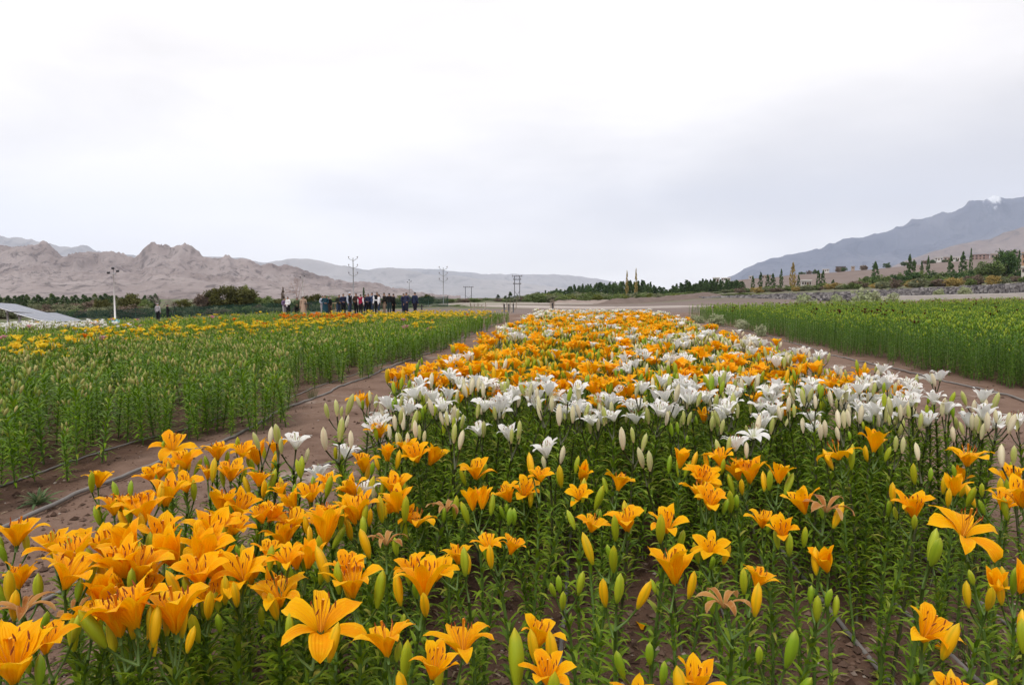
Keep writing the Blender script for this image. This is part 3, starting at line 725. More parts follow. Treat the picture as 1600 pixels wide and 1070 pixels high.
# ---- plant architectures: stem curve, flower stalk ends, leaf places (height about 0.72 m)
H0 = 0.72
class Arch: pass
ARCHS = []
def make_arch(seed, n_att):
    g = np.random.default_rng(seed); A = Arch()
    lean = g.normal(0, 0.045, 2); bow = g.normal(0, 0.02, 2)
    t = np.linspace(0, 1, 8)
    A.curve = lambda u: np.array([lean[0]*u**1.5 + bow[0]*math.sin(math.pi*u), lean[1]*u**1.5 + bow[1]*math.sin(math.pi*u), u*(H0 - 0.075)])
    top = A.curve(1.0)
    A.att = []; ph = g.uniform(0, 6.28)
    for i in range(n_att):
        if i == 0: pol, ln_ = g.uniform(0.05, 0.30), 0.07
        else: pol, ln_ = g.uniform(0.45, 0.95), g.uniform(0.05, 0.08)
        az = ph + i*2.4 + g.uniform(-.4, .4)
        d = np.array([math.sin(pol)*math.cos(az), math.sin(pol)*math.sin(az), math.cos(pol)])
        end = top + d*ln_ + np.array([0, 0, 0.01*(i > 0)]) - np.array([0, 0, 0.022*(i // 2)])
        d2 = d*0.55 + np.array([0, 0, 0.6]); d2 /= np.linalg.norm(d2)
        A.att.append((end, d2, top - np.array([0, 0, 0.022*(i//2)])))
    st = [tube([A.curve(u) for u in t], np.linspace(0.0058, 0.0040, 8), 6, 0)]
    for end, d2, s0 in A.att:
        mid = s0*0.45 + end*0.55 + np.array([0, 0, -0.006])
        st.append(tube([s0, mid, end], [0.0034, 0.0026, 0.0028], 5, 0))
    A.stem = merge(st)
    A.stem_me = {}
    for kd in KIND: A.stem_me[kd] = mesh('stem', A.stem, [KIND[kd][2]])
    # leaves
    A.leaves = []
    nl = int(g.integers(98, 116)); az = g.uniform(0, 6.28)
    for i in range(nl):
        u = 0.05 + 0.93*(i/nl)**0.95; az += 2.39996 + g.normal(0, 0.15)
        k = int(g.integers(0, 7)); s = g.uniform(0.75, 1.12)*np.interp(u, [0, .2, .6, .9, 1], [.75, 1.0, 1.08, .85, .6])
        tilt = np.interp(u, [0, .3, 1], [0.45, 0.15, -0.18]) + g.normal(0, 0.13)
        A.leaves.append((A.curve(u), az, tilt, s, k))
    lp = [leaf_piece(500 + k, 4, 0.066, 0.0140) for k in range(7)]
    A.foliage = merge([rnd_attr(xf(lp[k], TRS(p, (0, tl, 0)) @ Matrix.Scale(s, 4) if False else Matrix.Translation(p) @ Matrix.Rotation(a, 4, 'Z') @ Matrix.Rotation(tl, 4, 'Y') @ Matrix.Scale(s, 4)), g.uniform(0, 1)) for p, a, tl, s, k in A.leaves])
    A.fol_me = mesh('foliage', A.foliage, [L_OR])
    keep = [l for l in A.leaves if g.uniform() < 0.72]; A.thin = keep
    A.thin_me = mesh('foliage', merge([rnd_attr(xf(lp[k], Matrix.Translation(p) @ Matrix.Rotation(a, 4, 'Z') @ Matrix.Rotation(tl, 4, 'Y') @ Matrix.Scale(s*.92, 4)), g.uniform(0, 1)) for p, a, tl, s, k in keep]), [L_OR])
    return A
for i in range(14): ARCHS.append(make_arch(900 + i, 1 + i % 5))

def flower(parent, kd, stage, M, g, scale=1.0):
    fl = obj('flower', buds[kd + '_recep', 0], parent, M @ Matrix.Scale(scale, 4))
    k0 = int(g.integers(0, NV))
    for i in range(6):
        inn = i % 2
        jit = Euler((g.normal(0, .05), g.normal(0, .10), i*math.pi/3 + g.normal(0, .06))).to_matrix().to_4x4()
        obj('petal', petals[kd, stage, inn, (k0 + int(g.integers(0, 3))) % NV], fl, jit)
    if stage not in ('slim', 'wilt'):
        obj('stamens', stam[kd], fl, Matrix.Rotation(g.uniform(0, 6), 4, 'Z'))
    return fl

WORDS = ['no', 'one', 'two', 'three', 'four', 'five', 'six']
def lily(kd, base, H, stages, nbud, g, near=False, where='', arch=None, face=None, fscale=1.0, green=False, slope=0.0, thin=False):
    """stages: list of open flowers' stages; nbud closed buds"""
    shape_word = {'open': 'flared', 'mid': 'trumpet', 'cup': 'cupped', 'wide': 'wide-petalled', 'slim': 'half-opened', 'wilt': 'withering'}.get(stages[0], '') if stages else ''
    n = max(1, min(5, len(stages) + nbud))
    A = arch if arch is not None else ARCHS[[i for i in range(14) if 1 + i % 5 == n][int(g.integers(0, len([i for i in range(14) if 1 + i % 5 == n])))]]
    s = H/H0
    o = empty(kd + '_lily', base, g.uniform(0, 6.28), s)
    if slope: o.rotation_euler = (slope*math.cos(g.uniform(0, 6.28)), slope*math.sin(g.uniform(0, 6.28)), o.rotation_euler[2])
    nb = n - len(stages)
    openw = [q for q in stages if q != 'wilt']; wl = len(stages) - len(openw)
    desc = ((shape_word + ' ') if stages else '') + kd + ' lily'
    if openw: desc += ' with %s bloom%s' % (WORDS[len(openw)], 's' if len(openw) > 1 else '')
    if wl and not openw: desc += ' with a withered bloom'
    bcol = 'green' if green else ('yellowish' if kd == 'orange' else 'cream')
    if nb: desc += (' and' if stages else ' with just') + ' %s %s bud%s' % (WORDS[nb], bcol, 's' if nb > 1 else '')
    desc += ' ' + where
    tag(o, desc, 'lily', desc.replace('lily with', 'lilies with', 1))
    obj('stem', A.stem_me[kd], o)
    if near:
        for p, a, tl, ls, k in (A.thin if thin else A.leaves):
            obj('leaf', leafs[k], o, Matrix.Translation(p) @ Matrix.Rotation(a, 4, 'Z') @ Matrix.Rotation(tl, 4, 'Y') @ Matrix.Scale(ls, 4))
    else:
        obj('foliage', A.thin_me if thin else A.fol_me, o)['kind'] = 'stuff'
    for i in range(n):
        end, d2, _ = A.att[i]
        if i < len(stages):
            d = Vector(d2)
            if face is not None and i == 0:
                d = (Matrix.Rotation(-o.rotation_euler[2], 3, 'Z') @ Vector(face)).normalized()
            flower(o, kd, stages[i], Matrix.Translation(end) @ frame_to(d, g.uniform(0, 6.28)), g, fscale*g.uniform(0.92, 1.08)/max(0.8, min(1.2, s)))
        else:
            d = Vector(d2)*0.55 + Vector((0, 0, 0.55)) + Vector(g.normal(0, 0.10, 3))
            obj('bud', buds[kd + ('_green' if green or (kd == 'orange' and g.uniform() < 0.35) else ''), int(g.integers(0, 4))], o,
                Matrix.Translation(end) @ frame_to(d, g.uniform(0, 6.28)) @ Matrix.Scale(g.uniform(0.78, 1.05)*(0.9 if kd == 'white' else 1.0), 4))
    return o

# ---- blooms placed one by one after the photograph: (pixel x, pixel y of the bloom, width in px, stages, buds)
o_, c_, w_, s_, x_ = 'open', 'cup', 'wide', 'slim', 'wilt'
HERO = [(25, 841, 80, [o_], 1), (84, 850, 70, [o_, c_], 0), (100, 898, 90, [c_], 2), (28, 895, 50, [c_], 1), (34, 941, 60, [x_, s_], 1), (20, 1025, 95, [c_, o_], 1), (70, 995, 85, [o_], 2),
 (178, 794, 65, [o_, c_], 1), (225, 807, 100, [o_], 1), (194, 885, 95, [c_, o_], 2), (256, 845, 72, [c_], 2), (325, 832, 78, [c_, o_], 1), (312, 897, 92, [o_], 2), (381, 885, 98, [o_, c_], 1),
 (418, 858, 55, [o_], 1), (410, 800, 55, [o_, c_], 0), (456, 816, 75, [o_], 1), (347, 790, 58, [c_, o_], 2), (187, 975, 95, [c_], 1), (155, 920, 55, [s_, x_], 0), (437, 932, 98, [o_], 1), (500, 962, 132, [w_], 1),
 (480, 872, 45, [s_, c_], 2), (270, 695, 70, [w_], 0), (265, 731, 48, [o_], 1), (290, 722, 42, [c_], 1), (248, 740, 46, [o_, o_], 0), (292, 760, 56, [o_], 1), (153, 753, 32, [c_], 0),
 (340, 712, 55, [o_, o_], 0), (378, 698, 50, [o_], 1), (403, 717, 40, [c_], 1), (431, 708, 36, [c_], 1), (594, 675, 46, [o_], 1), (568, 727, 38, [c_], 1), (607, 706, 30, [s_, s_], 1), (653, 714, 60, [o_, c_], 1),
 (513, 745, 48, [o_], 1), (487, 772, 56, [o_, c_], 1), (555, 766, 44, [c_], 2), (607, 790, 48, [o_, c_], 1), (510, 795, 50, [o_], 0), (753, 788, 40, [s_, s_], 1), (819, 763, 56, [o_, c_], 0), (845, 740, 42, [o_], 1),
 (905, 768, 44, [o_], 1), (651, 812, 56, [w_], 1), (603, 838, 40, [x_], 0), (697, 790, 40, [x_], 1), (716, 846, 34, [c_], 1), (765, 842, 42, [o_, c_], 0), (923, 808, 54, [o_], 1), (981, 806, 46, [c_], 2),
 (1042, 815, 46, [c_], 1), (552, 925, 98, [o_], 2), (662, 922, 74, [c_], 2), (606, 1008, 112, [o_], 2), (723, 995, 102, [o_], 0), (837, 990, 62, [c_], 3), (857, 1043, 84, [o_], 0), (675, 1035, 52, [c_], 1),
 (875, 895, 34, [], 4), (964, 925, 30, [], 3), (954, 858, 24, [], 3), (795, 810, 20, [], 2), (727, 886, 18, [], 1), (1016, 1020, 30, [], 3), (1055, 905, 68, [c_], 1), (1092, 765, 60, [o_, c_], 1),
 (1110, 846, 66, [o_], 1), (1191, 812, 54, [o_], 1), (1226, 828, 42, [c_], 1), (1181, 908, 66, [o_], 0), (1294, 880, 42, [s_], 1), (1292, 922, 30, [], 4), (1291, 787, 50, [x_, c_], 2), (1428, 798, 50, [c_], 2),
 (1504, 825, 90, [w_], 0), (1566, 788, 62, [o_], 1), (1597, 778, 50, [c_], 1), (1452, 858, 28, [], 2), (1442, 973, 98, [o_], 1), (1556, 908, 40, [s_], 3), (1593, 905, 50, [s_], 3), (1229, 1008, 30, [], 3), (1132, 939, 38, [x_], 0),
 (1492, 1062, 60, [c_], 2), (1396, 772, 36, [], 4), (1130, 788, 26, [], 2), (1152, 778, 24, [], 2), (1490, 765, 40, [s_], 1), (1312, 707, 62, [w_], 1), (1365, 698, 44, [c_], 1), (1511, 718, 72, [o_], 1), (1489, 748, 38, [s_], 2),
 (1584, 749, 44, [c_], 1), (1217, 742, 36, [c_], 2), (1095, 748, 60, [o_, c_], 0), (1126, 720, 56, [o_], 1), (1172, 745, 50, [c_, o_], 1), (1062, 720, 34, [s_], 2), (906, 728, 34, [s_], 2), (965, 752, 40, [c_], 1), (203, 760, 26, [], 2),
 (568, 826, 22, [], 1), (640, 578, 34, [o_], 0), (1600, 1000, 30, [], 2), (1085, 1068, 40, [c_], 1), (985, 1070, 44, [c_], 0), (120, 870, 60, [c_], 1), (290, 930, 30, [], 2), (360, 745, 40, [c_], 1), (440, 765, 44, [o_], 1), (470, 735, 30, [], 2),
 (535, 712, 28, [], 2), (1430, 745, 28, [], 2), (1535, 760, 34, [], 3)]
WHITE_HERO = [(462, 690, 58, [o_], 2), (405, 685, 30, [], 2), (436, 682, 30, [], 2), (1150, 672, 58, [o_], 1), (1178, 672, 58, [w_], 1), (854, 702, 52, [c_], 1), (1592, 656, 55, [o_], 1), (1435, 712, 26, [], 1), (1584, 716, 30, [], 2),
 (650, 617, 52, [o_], 1), (607, 630, 44, [c_], 2), (578, 623, 30, [], 3), (533, 642, 30, [], 3), (530, 678, 30, [], 3), (650, 676, 30, [], 4), (718, 681, 26, [], 2), (799, 678, 26, [], 2), (874, 657, 26, [], 2), (700, 652, 24, [], 1),
 (715, 650, 26, [], 3), (990, 680, 28, [], 3), (1005, 712, 30, [], 2), (1112, 665, 28, [], 2), (1137, 690, 26, [], 1), (1220, 640, 30, [], 4), (1290, 675, 28, [], 2), (1320, 655, 28, [], 3), (1491, 679, 28, [], 1), (1399, 695, 26, [], 2),
 (1345, 640, 40, [c_], 2), (1420, 645, 30, [], 3), (1520, 640, 30, [], 3), (1560, 645, 28, [], 2), (960, 645, 40, [o_], 1), (1075, 655, 28, [], 2), (905, 640, 30, [c_], 1), (870, 620, 44, [o_], 1), (780, 610, 44, [c_, o_], 0), (735, 602, 50, [o_, c_], 1), (760, 600, 46, [o_, o_], 0)]
def bed_x(yy): return -1.1 - 0.03*yy, 1.88 + 0.02*yy
placed = []
def hero(kd, q, hz):
    px, py, wpx, st, nb = q
    g = np.random.default_rng(int(px*13 + py*7))
    if st: nb = nb + int(g.integers(0, 3))
    st = ['mid' if s == 'open' and (i > 0 or g.uniform() < .6) else s for i, s in enumerate(st)]
    H = hz + g.uniform(-0.05, 0.05)
    d_here = (CAMH - H)*F/(py - 465)
    x, y = unproject_z(px, py, H)
    x, y = float(x), float(y)
    L, d = to_Ld(x, y)
    z0 = float(gzs(x, y)) - 0.006
    wm = wpx*d/F
    fs = (max(0.62, min(1.2, wm/0.145)) if st[0] in (o_, w_, 'mid') else max(0.7, min(1.1, wm/0.095))) if st else 1.0
    if kd == 'white': fs *= 0.85
    face = None
    if st and st[0] != x_:
        az = g.uniform(0, 6.28); tl = g.uniform(0.03, 0.38)
        fv = np.array([math.sin(tl)*math.cos(az), math.sin(tl)*math.sin(az) - 0.05, math.cos(tl)])
        face = tuple(fv)
    side = 'by the left path' if x < -1.0 else 'in the left clump' if x < -.45 else 'by bare soil' if x < .45 else 'between drip hoses' if x < 1.3 else 'by the right edge'
    if kd == 'orange': place = ('foremost ' if d < 1.6 else '' if d < 2.25 else 'near whites ') + side
    else: place = ('behind oranges ' if d < 3.1 else 'in whites ') + side
    green = (not st) and kd == 'orange' and g.uniform() < 0.6
    # the root is set so that the bloom, not the foot, stands over the spot
    n = max(1, min(5, len(st) + nb)); cand = [i for i in range(14) if 1 + i % 5 == n]
    A = ARCHS[cand[int(g.integers(0, len(cand)))]]
    ob = lily(kd, (x, y, z0), H - z0 - 0.02, st, nb, g, near=(d < 1.62), where=place, arch=A, face=face, fscale=fs, green=green, thin=(L > -.35 and d < 2.7))
    e0 = A.att[0][0]*(H - z0 - 0.02)/H0
    ob.rotation_euler = (g.normal(0, .075), g.normal(0, .075), ob.rotation_euler[2])
    off = ob.rotation_euler.to_matrix() @ Vector(e0)
    ob.location.x -= off.x; ob.location.y -= off.y
    ob.location.z = float(gzs(ob.location.x, ob.location.y)) - 0.006
    placed.append((ob.location.x, ob.location.y))
gx = np.random.default_rng(61); n_more = 0
for _ in range(400):                       # the thick clump on the left of the bed
    hx, hy = gx.uniform(130, 660), gx.uniform(728, 985)
    if n_more >= 22: break
    if hx > 330 and hy > 900 or hx < 190 and hy < 800: continue
    if min(math.hypot(hx - h[0], (hy - h[1])*1.3) for h in HERO) < 27: continue
    HERO.append((hx, hy, 40 + (hy - 700)*.17, [['mid'], [c_], ['mid', c_], [o_], [s_]][int(gx.integers(0, 5))], int(gx.integers(0, 3)))); n_more += 1
for q in HERO: hero('orange', q, 0.70)
for q in WHITE_HERO: hero('white', q, 0.80)

# ---- fill of the bed
def jgrid(x0, x1, y0, y1, sp, g, j=0.42):
    nx, ny = int((x1-x0)/sp), int((y1-y0)/sp)
    X, Y = np.meshgrid(np.arange(nx), np.arange(ny)); X = X.ravel().astype(float); Y = Y.ravel().astype(float)
    X += g.uniform(-j, j, len(X)); Y += g.uniform(-j, j, len(Y))
    return x0 + X*sp, y0 + Y*sp
g0 = np.random.default_rng(5)
bx_, by_ = jgrid(-2.2, 3.0, 1.0, 27.0, 0.135, g0)
lo, hi = bed_x(by_); nb_ = fbm(bx_*0.9, by_*0.9, 3, 71)
keep = (bx_ > lo + (nb_-0.5)*0.35) & (bx_ < hi + (nb_-0.5)*0.35)
bx_, by_ = bx_[keep], by_[keep]
Lb, db = to_Ld(bx_, by_)
pxb, pyb = project(bx_, by_, gz(bx_, by_) + 0.90)
nearest = np.full(len(bx_), 9.0); pl = np.array(placed)
for i in range(len(bx_)): nearest[i] = np.min(np.hypot(pl[:, 0]-bx_[i], pl[:, 1]-by_[i]))
todo = {'orange': [], 'white': []}
for i in range(len(bx_)):
    x, y, L, d, px, py, nn = bx_[i], by_[i], Lb[i], db[i], pxb[i], pyb[i], nearest[i]
    if d < 1.5 or nn < 0.065: continue
    u = g0.uniform(); u2 = g0.uniform()
    pn = vnoise(x*1.1, y*1.1, 77)
    dense_from = 2.9 if L < -0.30 else 3.1 if L < 1.3 else 2.95
    if d < dense_from:
        bare = L > -0.30 + 0.1*math.sin(d*5)
        if bare and d > 2.85 and u > 0.22: continue
        if bare and d <= 2.85 and u > 0.035: continue
        if not bare and u > 0.85: continue
        H = g0.uniform(0.38, 0.56) if d < 2.3 else g0.uniform(0.45, 0.66)
        kd = 'orange'; st = []; nb2 = int(g0.integers(1, 3)); green = True
        if u2 < (0.50 if d < 2.4 else 0.25) and not bare: st = ['mid' if u2 < 0.2 else c_]; green = False; H = g0.uniform(0.58, 0.70)
        if d > 2.45: kd = 'white' if g0.uniform() < 0.65 else kd
        todo[kd].append((d, x, y, H, st, nb2, green)); continue
    pyj = py + (vnoise(x*0.8, y*0.25, 78) - 0.5)*20
    if d < 3.12: pw, fo = 0.90, 0.14
    elif pyj > 582: pw, fo = 0.98, 0.74
    elif pyj > 552: pw, fo = (0.05 if px < 1320 else 0.45), 0.66
    elif pyj > 540: pw, fo = (0.25 if px < 880 else 0.75), 0.40
    elif pyj > 522: pw, fo = (0.05 if px < 950 else 0.20), 0.36
    elif pyj > 513: pw, fo = (0.08 if px < 950 else 0.75), 0.34
    elif pyj > 500: pw, fo = (0.03 if pn < 0.60 else 0.6), 0.30
    elif pyj > 491: pw, fo = (0.03 if pn < 0.70 else 0.45), 0.48
    else: pw, fo = 0.5, 0.5
    if g0.uniform() > (0.93 if d < 6 else 0.84): continue
    kd = 'white' if u < pw else 'orange'
    H = g0.uniform(0.70, 0.88) if kd == 'white' else g0.uniform(0.66, 0.84)
    if u2 < fo:
        q = g0.uniform(); st = [o_] if q < .36 else [o_, o_] if q < .58 else [c_, o_] if q < .72 else [c_] if q < .84 else [w_, c_] if q < .92 else [o_, o_, c_]
        if kd == 'white': st = [[c_], [c_, c_], [o_], [c_, o_], [c_]][int(q*4.99)]
        nb2 = int(g0.integers(0, 3)); green = False
    else:
        st = []; nb2 = int(g0.integers(1, 5)); green = g0.uniform() < 0.5
    if kd == 'white': nb2 = int(g0.integers(1, 3)) if st else nb2
    todo[kd].append((d, x, y, H, st, nb2, green))
mass = {'orange': [], 'white': []}
for kd in todo:
    todo[kd].sort()
    have = len(HERO) if kd == 'orange' else len(WHITE_HERO)
    single = todo[kd][:300 - have]; mass[kd] = todo[kd][300 - have:]
    for d, x, y, H, st, nb2, green in single:
        g = np.random.default_rng(int(abs(x)*9973 + y*7919) % 2**31)
        place = 'at the front of the bed' if d < 1.75 else ('low among front orange lilies' if d < 3.0 else 'in the dense white row' if d < 4.7 and kd == 'white' else 'behind the white row' if d < 6.3 else 'in the farther mixed rows')
        lily(kd, (x, y, float(gzs(x, y)) - 0.006), H, st, nb2, g, near=(d < 1.5), where=place, green=green, slope=0.08, fscale=1.0 if kd == 'orange' else 0.92)

# ---- far plants: whole lilies as one mesh each, instanced over the fields
def low_plant(seed, fl, bd, H, pm, bm_, lm, sm, nleaf=30, lw=0.016, ll=0.09, fsc=1.0, spread=1.0, mats_order=None, bsc=1.0):
    """materials: 0 petal, 1 bud, 2 leaf, 3 stem"""
    g = np.random.default_rng(seed); ps = []
    lean = g.normal(0, 0.04, 2)
    cv = lambda u: np.array([lean[0]*u, lean[1]*u, u*(H-0.06)])
    ps.append(tube([cv(0), cv(.5), cv(1)], [0.0065, 0.006, 0.0045], 4, 3, False))
    az = g.uniform(0, 6)
    for i in range(nleaf):
        u = 0.08 + 0.9*i/nleaf; az += 2.4
        M = Matrix.Translation(cv(u)) @ Matrix.Rotation(az, 4, 'Z') @ Matrix.Rotation(float(np.interp(u, [0, .3, 1], [.4, .1, -.25])), 4, 'Y')
        ps.append(rnd_attr(remat(xf(leaf_piece(int(g.integers(0, 99)), 3, ll*g.uniform(.8, 1.15), lw, 1), M), 2), g.uniform(0, 1)))
    n = len(fl) + bd; ph = g.uniform(0, 6)
    for i in range(n):
        pol = g.uniform(0, .25) if i == 0 else g.uniform(.45, .95)*spread
        a = ph + 2.4*i
        d = np.array([math.sin(pol)*math.cos(a), math.sin(pol)*math.sin(a), math.cos(pol)]); end = cv(1) + d*g.uniform(.045, .075)
        ps.append(tube([cv(1), end], [0.0035, 0.003], 3, 3, False))
        d2 = d*0.6 + np.array([0, 0, .6])
        M = Matrix.Translation(end) @ frame_to(d2, g.uniform(0, 6))
        if i < len(fl):
            for k in range(6):
                ps.append(remat(xf(petal_piece(fl[i], k % 2, int(g.integers(0, 999)), 5, 3, 0.10*fsc), M @ Matrix.Rotation(k*math.pi/3, 4, 'Z')), 0))
        else:
            ps.append(remat(xf(bud_piece((0.085*g.uniform(.8, 1.1))*bsc, 0.0140*bsc, 5, 6, g.uniform(0, 1)), M), 1))
    return mesh('lily_plant', merge(ps), [pm, bm_, lm, sm])
def proto_coll(name, meshes):
    c = bpy.data.collections.new(name)
    for m in meshes:
        o = bpy.data.objects.new('lily_plant', m); c.objects.link(o)
    return c
def scatter(name, pts, coll, nproto, seed, label, smin=0.85, smax=1.15):
    pts = np.asarray(pts, float); n = len(pts); g = np.random.default_rng(seed)
    me = bpy.data.meshes.new(name); me.vertices.add(n); me.vertices.foreach_set('co', pts.astype(np.float32).ravel())
    rot = np.stack([g.normal(0, .05, n), g.normal(0, .05, n), g.uniform(0, 6.28, n)], -1)
    a = me.attributes.new('rot', 'FLOAT_VECTOR', 'POINT'); a.data.foreach_set('vector', rot.astype(np.float32).ravel())
    a = me.attributes.new('scl', 'FLOAT', 'POINT'); a.data.foreach_set('value', g.uniform(smin, smax, n).astype(np.float32))
    a = me.attributes.new('pick', 'INT', 'POINT'); a.data.foreach_set('value', g.integers(0, nproto, n).astype(np.int32))
    o = obj(name, me); tag(o, label, None, None, 'stuff')
    ng = bpy.data.node_groups.new(name, 'GeometryNodeTree')
    ng.interface.new_socket('Geometry', in_out='INPUT', socket_type='NodeSocketGeometry')
    ng.interface.new_socket('Geometry', in_out='OUTPUT', socket_type='NodeSocketGeometry')
    gi = ng.nodes.new('NodeGroupInput'); go = ng.nodes.new('NodeGroupOutput')
    ip = ng.nodes.new('GeometryNodeInstanceOnPoints'); ci = ng.nodes.new('GeometryNodeCollectionInfo')
    ci.inputs['Collection'].default_value = coll; ci.inputs['Separate Children'].default_value = True; ci.inputs['Reset Children'].default_value = True
    ip.inputs['Pick Instance'].default_value = True
    def na(nm, typ):
        q = ng.nodes.new('GeometryNodeInputNamedAttribute'); q.data_type = typ; q.inputs['Name'].default_value = nm
        return [s for s in q.outputs if s.enabled and s.name == 'Attribute'][0]
    ng.links.new(gi.outputs[0], ip.inputs['Points']); ng.links.new(ci.outputs[0], ip.inputs['Instance'])
    ng.links.new(na('pick', 'INT'), ip.inputs['Instance Index']); ng.links.new(na('rot', 'FLOAT_VECTOR'), ip.inputs['Rotation']); ng.links.new(na('scl', 'FLOAT'), ip.inputs['Scale'])
    ng.links.new(ip.outputs[0], go.inputs[0])
    md = o.modifiers.new('scatter', 'NODES'); md.node_group = ng
    return o
FL = [['mid'], [o_, 'mid'], [c_, o_], [c_], [o_, c_], ['mid', o_, c_]]
protos = {
 'orange': [low_plant(10+i, FL[i], 1 + i % 2, 0.75, M_AM if i % 5 else M_OR, B_OR, L_OR, S_GR, 44, fsc=1.0) for i in range(6)],
 'orange_bud': [low_plant(30+i, [], 2 + i, 0.70, M_OR, B_OR, L_OR, S_GR) for i in range(3)],
 'white': [low_plant(40+i, [[c_], [c_, c_], [o_], [c_, o_], [c_], [o_, c_]][i], 2 + i % 2, 0.79, M_WH, B_WH, L_OR, S_DK, 44, fsc=0.82) for i in range(6)],
 'white_bud': [low_plant(60+i, [], 3 + i % 2, 0.76, M_WH, B_WH if i else B_GR, L_OR, S_DK) for i in range(3)],
 'dusty_far': [low_plant(90+i, [], 1 + i % 2, 0.50 + 0.04*(i % 3), M_YE, B_DU if i % 2 else B_GR, L_FI, S_GR, 54, 0.024, 0.115, bsc=0.66) for i in range(4)],
 'dusty': [low_plant(80+i, [], 2 + i % 3, 0.52 + 0.04*(i % 3), M_YE, B_DU, L_FI, S_GR, 66, 0.020, 0.105, spread=1.1, bsc=0.74) for i in range(6)],
 'yellow': [low_plant(100+i, FL[i], 1, 0.56, M_YE, B_GR, L_FI, S_GR, 26, 0.013, 0.08) for i in range(5)],
 'ember': [low_plant(120+i, FL[i], 1, 0.56, M_DO, B_OR, L_FI, S_GR, 26, 0.013, 0.08) for i in range(3)],
 'pink': [low_plant(130+i, FL[i], 2, 0.56, M_PK, B_DU, L_FI, S_GR, 26, 0.013, 0.08) for i in range(3)],
 'cream': [low_plant(140+i, FL[i], 2, 0.56, M_WH, B_WH, L_FI, S_DK, 26, 0.013, 0.08) for i in range(3)],
 'rf': [low_plant(160+i, [], 1 + i % 3, 0.74 + 0.03*(i % 3), M_RD, B_DK, L_RF, S_GR, 58, 0.017, 0.090, spread=1.1, bsc=0.85) for i in range(6)],
 'rf_red': [low_plant(180+i, FL[i], 2, 0.78, M_RD, B_DK, L_RF, S_GR, 40, 0.015, 0.085) for i in range(4)],
}
colls = {k: proto_coll(k, v) for k, v in protos.items()}
names = {'orange': ('orange_lily_mass', 'mass of orange lilies filling the far part of the bed'), 'white': ('white_lily_mass', 'mass of white lilies filling the far part of the bed')}
for kd in mass:
    op = [(x, y, float(gzs(x, y))-.01) for d, x, y, H, st, nb2, gr in mass[kd] if st]
    cl = [(x, y, float(gzs(x, y))-.01) for d, x, y, H, st, nb2, gr in mass[kd] if not st]
    scatter(names[kd][0], op, colls[kd], len(protos[kd]), 3, names[kd][1], .9, 1.13)
    scatter(kd + '_bud_mass', cl, colls[kd + '_bud'], 3, 4, 'mass of budding %s lilies between the far blooms of the bed' % kd, .85, 1.1)

# ---- left-hand field
def zones_left(px, py, g):
    n = g.uniform(size=len(px))
    k = np.full(len(px), 'dusty', dtype=object)
    n2 = vnoise(px*0.02, py*0.06, 91)
    def inside(x0, y0, x1, y1, half, p, name):
        yc = y0 + (y1-y0)*(px-x0)/(x1-x0)
        k[(px > x0) & (px < x1) & (np.abs(py-yc) < half*(0.6+0.8*n2)) & (n < p)] = name
    inside(-400, 562, 110, 548, 12, .52, 'yellow')
    inside(95, 533, 470, 512, 6.0, .52, 'yellow')
    inside(400, 511, 760, 491, 2.6, .42, 'yellow')
    inside(500, 496, 770, 489, 2.6, .55, 'yellow')
    inside(435, 499, 570, 495, 2.2, .5, 'ember')
    inside(-400, 521, 210, 511, 3.2, .6, 'cream')
    q = g.uniform(size=len(px))
    k[(k == 'dusty') & (py < 560) & (q < .006)] = 'pink'; k[(k == 'dusty') & (py < 550) & (q > .994)] = 'ember'
    k[(k == 'dusty') & (py < 520) & (q > .4) & (q < .43)] = 'yellow'
    return k
gl = np.random.default_rng(17)
lx, ly = [], []
for y0, y1, sp_ in ((2.5, 9, .18), (9, 18, .20), (18, 32, .235), (32, 56, .30)):
    a, b = jgrid(-62, -2.8, y0, y1, sp_, gl, 0.46); lx.append(a); ly.append(b)
lx = np.concatenate(lx); ly = np.concatenate(ly)
Ll, dl_ = to_Ld(lx, ly); px, py = project(lx, ly, gz(lx, ly) + 0.52)
edge = -3.42 - 0.035*ly + (vnoise(ly*0.9, lx*0, 93)-.5)*0.8 + 0.15 - 0.15*np.exp(-((ly-4.5)/1.2)**2) + 0.25*gl.uniform(-1, 1, len(lx))*gl.uniform(0, 1, len(lx))
far_edge = 29 + 9*sstep(200, 430, px)
ok = (lx < edge) & (px > -90) & (dl_ < far_edge) & (dl_ > 2.5) & (gl.uniform(size=len(lx)) < 0.55 + 0.5*vnoise(lx*0.8, ly*0.8, 94))
lx, ly, Ll, dl_, px, py = (q[ok] for q in (lx, ly, Ll, dl_, px, py))
kz = zones_left(px, py, gl)
LZ = gzs(lx, ly) - 0.008
NB_ = ['two', 'three', 'four']
NM = {'dusty': ('budding_lily', 'knee-high lily with beige-green buds in the field left of the drip hose', 'budding lilies of the left field'),
      'yellow': ('yellow_lily', 'yellow flowering lily in the field beside the solar panels', 'yellow lilies of the left field'),
      'ember': ('red_orange_lily', 'reddish orange lily flowering among the green field in front of the crowd', 'red-orange lilies of the left field'),
      'pink': ('pink_lily', 'lone pinkish lily among the yellow lilies of the left field', 'pink lilies of the left field'),
      'cream': ('cream_lily', 'cream white lily in the strip in front of the solar panels', 'cream lilies of the left field')}
